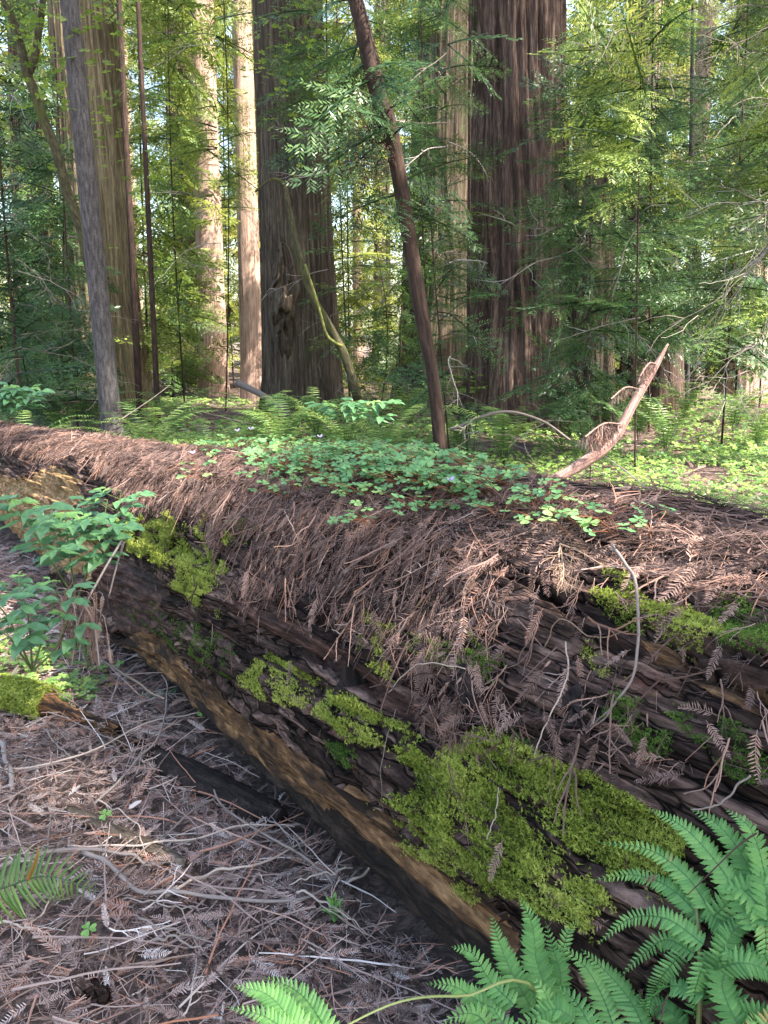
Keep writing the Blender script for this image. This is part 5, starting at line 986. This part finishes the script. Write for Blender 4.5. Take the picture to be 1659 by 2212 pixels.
# bare pale tangled twigs at the right edge
for k, (x, D_, lab) in enumerate([(780, 6.8, 'tangle of bare twigs hanging at the right edge')]):
    root = thing('dead_branch', lab, 'dead branch', (atY(x+60, 200, D_)[0], D_, 0)); o = atY(x+90, 170 if k == 0 else 240, D_); b = MB()
    for q in range(13):
        e = atY(x-random.uniform(0, 120), random.uniform(240, 420), D_+random.uniform(-.5, .5)); m1 = o*.6+e*.4+np.array([0, 0, random.uniform(.1, .5)]); m2 = o*.25+e*.75+rng.normal(0, .08, 3)+[0, 0, .15]; p = smooth_path([o+rng.normal(0, .3, 3), m1, m2, e], 18); p += np.cumsum(rng.normal(0, .016, p.shape), 0); tube(b, p, np.linspace(.0045, .0012, 18), 4, random.random()*.5, False)
        for s_ in range(5):
            i0 = random.randint(5, 16); dd = norm(p[i0+1]-p[i0]+rng.normal(0, .05, 3)*1.5); pp = [p[i0]]
            for _ in range(7): dd = norm(dd+rng.normal(0, .25, 3)); pp.append(pp[-1]+dd*.06)
            tube(b, np.array(pp), np.linspace(.003, .001, 8), 3, random.random(), False)
    b.build('twigs', M['stick_gray'], root)
# ------------------------------------------------------------------ ground cover beyond the log
def ground_leaves(mb, N, xr, yr, size, thr, hmax, seed):
    x = rng.uniform(*xr, N); y = rng.uniform(*yr, N); P_ = np.stack([x, y, gz(x, y)], -1); n = P_@NN; s = P_@DD; R, c, h = logdim(s); px, py = proj(P_)
    k = (n > c+R*.9) & (px > -40) & (px < W+40) & (fbm(x*.7, y*.7, 0, seed, 3)+.15*fbm(x*3, y*3, 0, seed+3, 2) > thr)
    P_ = P_[k]; N = len(P_); P_[:, 2] += rng.uniform(.03, hmax, N); up = norm(rng.normal(0, .25, (N, 3))+[0, -.15, 1]); xd = norm(np.cross(up, rng.normal(0, 1, (N, 3)))); Mx = frames(xd, up)*(size*rng.uniform(.6, 1.2, N))[:, None, None]; w = rng.integers(0, 5, N)
    for q in range(5): m_ = w == q; mb.inst(OX[q], Mx[m_], P_[m_], rng.uniform(0, 1, m_.sum()))
b = MB(); ground_leaves(b, 42000, (-4, 8), (3.2, 12), .028, .52, .13, 90); ground_leaves(b, 14000, (-10, 10), (9, 20), .05, .5, .2, 95)
tag(b.build('ground_cover', M['oxalis_bg']), 'carpet of small green sorrel leaves on the forest floor beyond the log', 'ground cover', kind='stuff')
b = MB(); x = rng.uniform(-2.6, -1.2, 900); y = rng.uniform(2.9, 3.6, 900)
k = (np.stack([x, y, 0*x], -1)@NN < .9); x, y = x[k], y[k]; Pq = np.stack([x, y, gz(x, y)+rng.uniform(.03, .09, len(x))], -1); w = rng.integers(0, 5, len(x))
for q in range(5): m_ = w == q; b.inst(OX[q], frames(norm(rng.normal(0, 1, (m_.sum(), 3))*[1, 1, .1]), norm(rng.normal(0, .2, (m_.sum(), 3))+[0, -.2, 1]))*.02, Pq[m_], rng.random(m_.sum()))
tag(b.build('ground_cover', M['oxalis_bg']), 'light green clover leaves under the leafy shrub at the left edge', 'ground cover', kind='stuff')
# midground sword ferns
def fern_proto(seed, label, nfr=13, L_=.8, lean_=1.0):
    random.seed(seed); root = thing('sword_fern', label, 'fern', (0, 0, 0), 'sword ferns beyond the log')
    for k in range(nfr):
        a = k*2*PI/nfr+random.uniform(-.3, .3); el = random.uniform(.75, 1.3); l_ = L_*random.uniform(.75, 1.15); d = np.array([math.cos(a), math.sin(a), 0]); p = [np.zeros(3)+[0, 0, .02], d*l_*.3*math.cos(el)+[0, 0, l_*.45], d*l_*.5*lean_+[0, 0, l_*.78*math.sin(el)], d*l_*.8*lean_+[0, 0, l_*.8*math.sin(el)]]
        frond(p, (0, 0, 1), M['sword_bg'], root, 24, l_*.13, SPI, .15, lambda t: math.sin(PI*(.3+.68*t))**.7, .15, .004, random.uniform(.2, .8))
    return root
protos = [fern_proto(k, 'x', 12+k, 1.2) for k in range(3)]
random.seed(11)
FP = [(150, 425, 9, 1.0, 'upright sunlit sword fern just right of the slender grey trunk'), (128, 428, 9.5, .7, 'low fern at the foot of the slender grey trunk'), (282, 425, 9.5, 1.05, 'tall orange tinged sword fern behind the left end of the sorrel carpet'), (255, 420, 11, .9, 'fern below the brightest trunk'), (205, 430, 8.5, .8, 'small fern behind the left end of the sorrel carpet'), (315, 418, 11, 1.0, 'dark fern below the burled redwood'),
      (345, 425, 9, .9, 'fern right of the tall orange tinged fern'), (60, 410, 12, 1.0, 'fern with a long arching frond left of the slender trunk'), (22, 425, 8, .9, 'fern beside the far left shrub'), (385, 430, 8.5, .9, 'bluish fern left of the leaning trunk foot'), (410, 415, 12, 1.1, 'fern behind the leaning trunk foot'),
      (505, 430, 9, 1.0, 'fern at the foot of the reddish giant'), (640, 412, 11.5, 1.0, 'fern behind the pink branch'), (668, 420, 10, 1.0, 'sunlit fern right of the pink branch'), (735, 412, 12, 1.1, 'fern near the right edge background'), (760, 420, 10.5, 1.0, 'fern at the right edge'),
      (735, 500, 5.3, .75, 'sparse fern close behind the log at the right edge'), (600, 470, 5.6, .5, 'small bright fern at the base of the pink branch'), (575, 420, 12, 1.0, 'fern by the hollow snag'), (175, 415, 12, 1.0, 'fern below the pale pinkish trunk'), (460, 425, 10, .8, 'fern just right of the leaning trunk'), (430, 440, 7, .5, 'short fern at the very foot of the leaning trunk'), (685, 400, 15, 1.1, 'fern in front of the broken stump'), (300, 440, 7.5, .6, 'low fern right behind the sorrel flowers')]
for k, (x, y, D_, sc, lab) in enumerate(FP):
    p = atY(x, y, D_); o = protos[k] if k < 3 else dup(protos[k % 3], (0, 0, 0)); o.location = (float(p[0]), D_, float(gz(p[0], D_))); o.rotation_euler = (0, 0, random.uniform(0, 6)); o.scale = (sc*(.8 if D_ > 6 else .7),)*3; o['label'] = lab
# fallen branches in the midground
for pts, r_, lab, mt in [([(238, 383, 14), (262, 395, 13.5), (282, 408, 13)], .07, 'fallen grey branch at the foot of the burled redwood', 'stick_gray'), ([(30, 400, 12), (60, 402, 12), (95, 400, 12.5)], .04, 'thin fallen branch left of the slender trunk', 'stick_gray'), ([(120, 420, 8), (150, 400, 8.2), (170, 385, 8.4)], .006, 'thin dark twig slanting by the sunlit fern', 'stick_gray'), ([(450, 430, 8), (500, 412, 8), (540, 420, 8), (570, 440, 8)], .018, 'arched bare branch at the foot of the reddish giant', 'stick_gray'), ([(20, 402, 13), (70, 396, 14), (118, 404, 13)], .12, 'low dark fallen log in the left background', 'stick_gray')]:
    b = MB(); tube(b, smooth_path([atY(*q) for q in pts], 20), np.linspace(r_, r_*.6, 20), 8, .2); tag(b.build('fallen_branch', M[mt], None, True), lab, 'branch')
# ------------------------------------------------------------------ the far wood
def far_wood(N, D0, D1, L_, label, zr, thr, seed, mt='needle_far', col=.5):
    b = MB(); y = rng.uniform(D0, D1, N); x = rng.uniform(-.62, .62, N)*y; z = rng.uniform(*zr, N); k = fbm(x*.22+seed, z*.22, y*.1, seed, 3) > thr; x, y, z = x[k], y[k], z[k]; n = len(x)
    a = rng.uniform(0, 2*PI, n); Dr = norm(np.stack([np.cos(a), np.sin(a), rng.normal(-.2, .5, n)], -1)); c = col+(fbm(x*.3, z*.3, y*.1, seed+4, 2)-.5)*.8+rng.normal(0, .12, n)
    put_boughs(b, np.stack([x, y, z], -1), Dr, L_*rng.uniform(.6, 1.2, n), BF, c); return tag(b.build('far_foliage', M[mt]), label, 'foliage', kind='stuff')
far_wood(2300, 23, 40, 2.0, 'mass of far sunlit foliage between the redwood trunks', (.3, 19), .40, 5, col=.55)
far_wood(2000, 42, 62, 3.4, 'most distant wall of pale green forest foliage', (.3, 26), .36, 8, col=.7)
# ------------------------------------------------------------------ shade: unseen trees added right of and behind the viewer, crowns shaped to block sun
def shade_tree(x, y, label, tx, ty, tz, tr, N, L_, h0, h1, seed, r=.5):
    """its boughs fill the tube of sunlight that would reach the disc (tx,ty,tz,tr)"""
    root = thing('added_shade_redwood', label, 'tree', (x, y, 0)); b = MB(); V, Q_, uv = trunk_mesh((x, y, -.3), (x, y, h1+3), r, r*.5, seed, .05, .2, 40, .3); b.add(V, Q_, None, .5, uv); b.build('trunk', M['redwood'], root, True)
    a = rng.uniform(0, 2*PI, N); q = np.sqrt(rng.random(N))*tr; h = rng.uniform(h0, h1, N); base = np.stack([tx+q*np.cos(a), ty+q*np.sin(a), np.full(N, tz)], -1)+SD[None]*((h-tz)/SD[2])[:, None]
    cam_d_ = proj(base); vis = (cam_d_[0] > -150) & (cam_d_[0] < W+150) & (cam_d_[1] > -60) & (base[:, 1] > 0); ok = shade_ok(base) & ~vis; base = base[ok]; n = len(base)
    az = rng.uniform(0, 2*PI, n); Dr = norm(np.stack([np.cos(az), np.sin(az), rng.normal(-.1, .1, n)], -1)); b = MB(); Ls = L_*rng.uniform(.7, 1.2, n); put_boughs(b, base-Dr*Ls[:, None]*.5, Dr, Ls, BF, .4+rng.normal(0, .15, n)); b.build('crown', M['needle'], root)
shade_tree(7, -2.5, 'added unseen redwood behind the viewer shading the near ground', -.8, 2.2, 0, 3.2, 520, 1.0, 9, 14, 1)
shade_tree(9.5, -.5, 'added unseen redwood to the right shading the right half of the log', 1.5, 2.6, .8, 2.0, 95, 1.0, 9, 14, 2)
shade_tree(8, -6, 'added unseen redwood behind the viewer shading the left part of the log', -3.2, 5.0, .4, 2.6, 150, 1.1, 10, 15, 3)
shade_tree(13, 1.5, 'added unseen redwood out to the right shading the middle ground', .8, 8.5, 1.0, 2.4, 90, 1.3, 11, 15, 4)
shade_tree(12, 5, 'added unseen redwood out to the right shading the left background', -6.0, 11.5, 1.5, 3.3, 420, 2.2, 14, 19, 5)
shade_tree(16, 8, 'added unseen redwood out to the right shading the burled and reddish giants', 1.2, 12.3, 4.2, 2.8, 150, 1.8, 14, 19, 6)
shade_tree(18, 4, 'added unseen redwood out to the right shading the right background', 5.6, 15, 4.5, 2.6, 120, 1.8, 14, 19, 7)
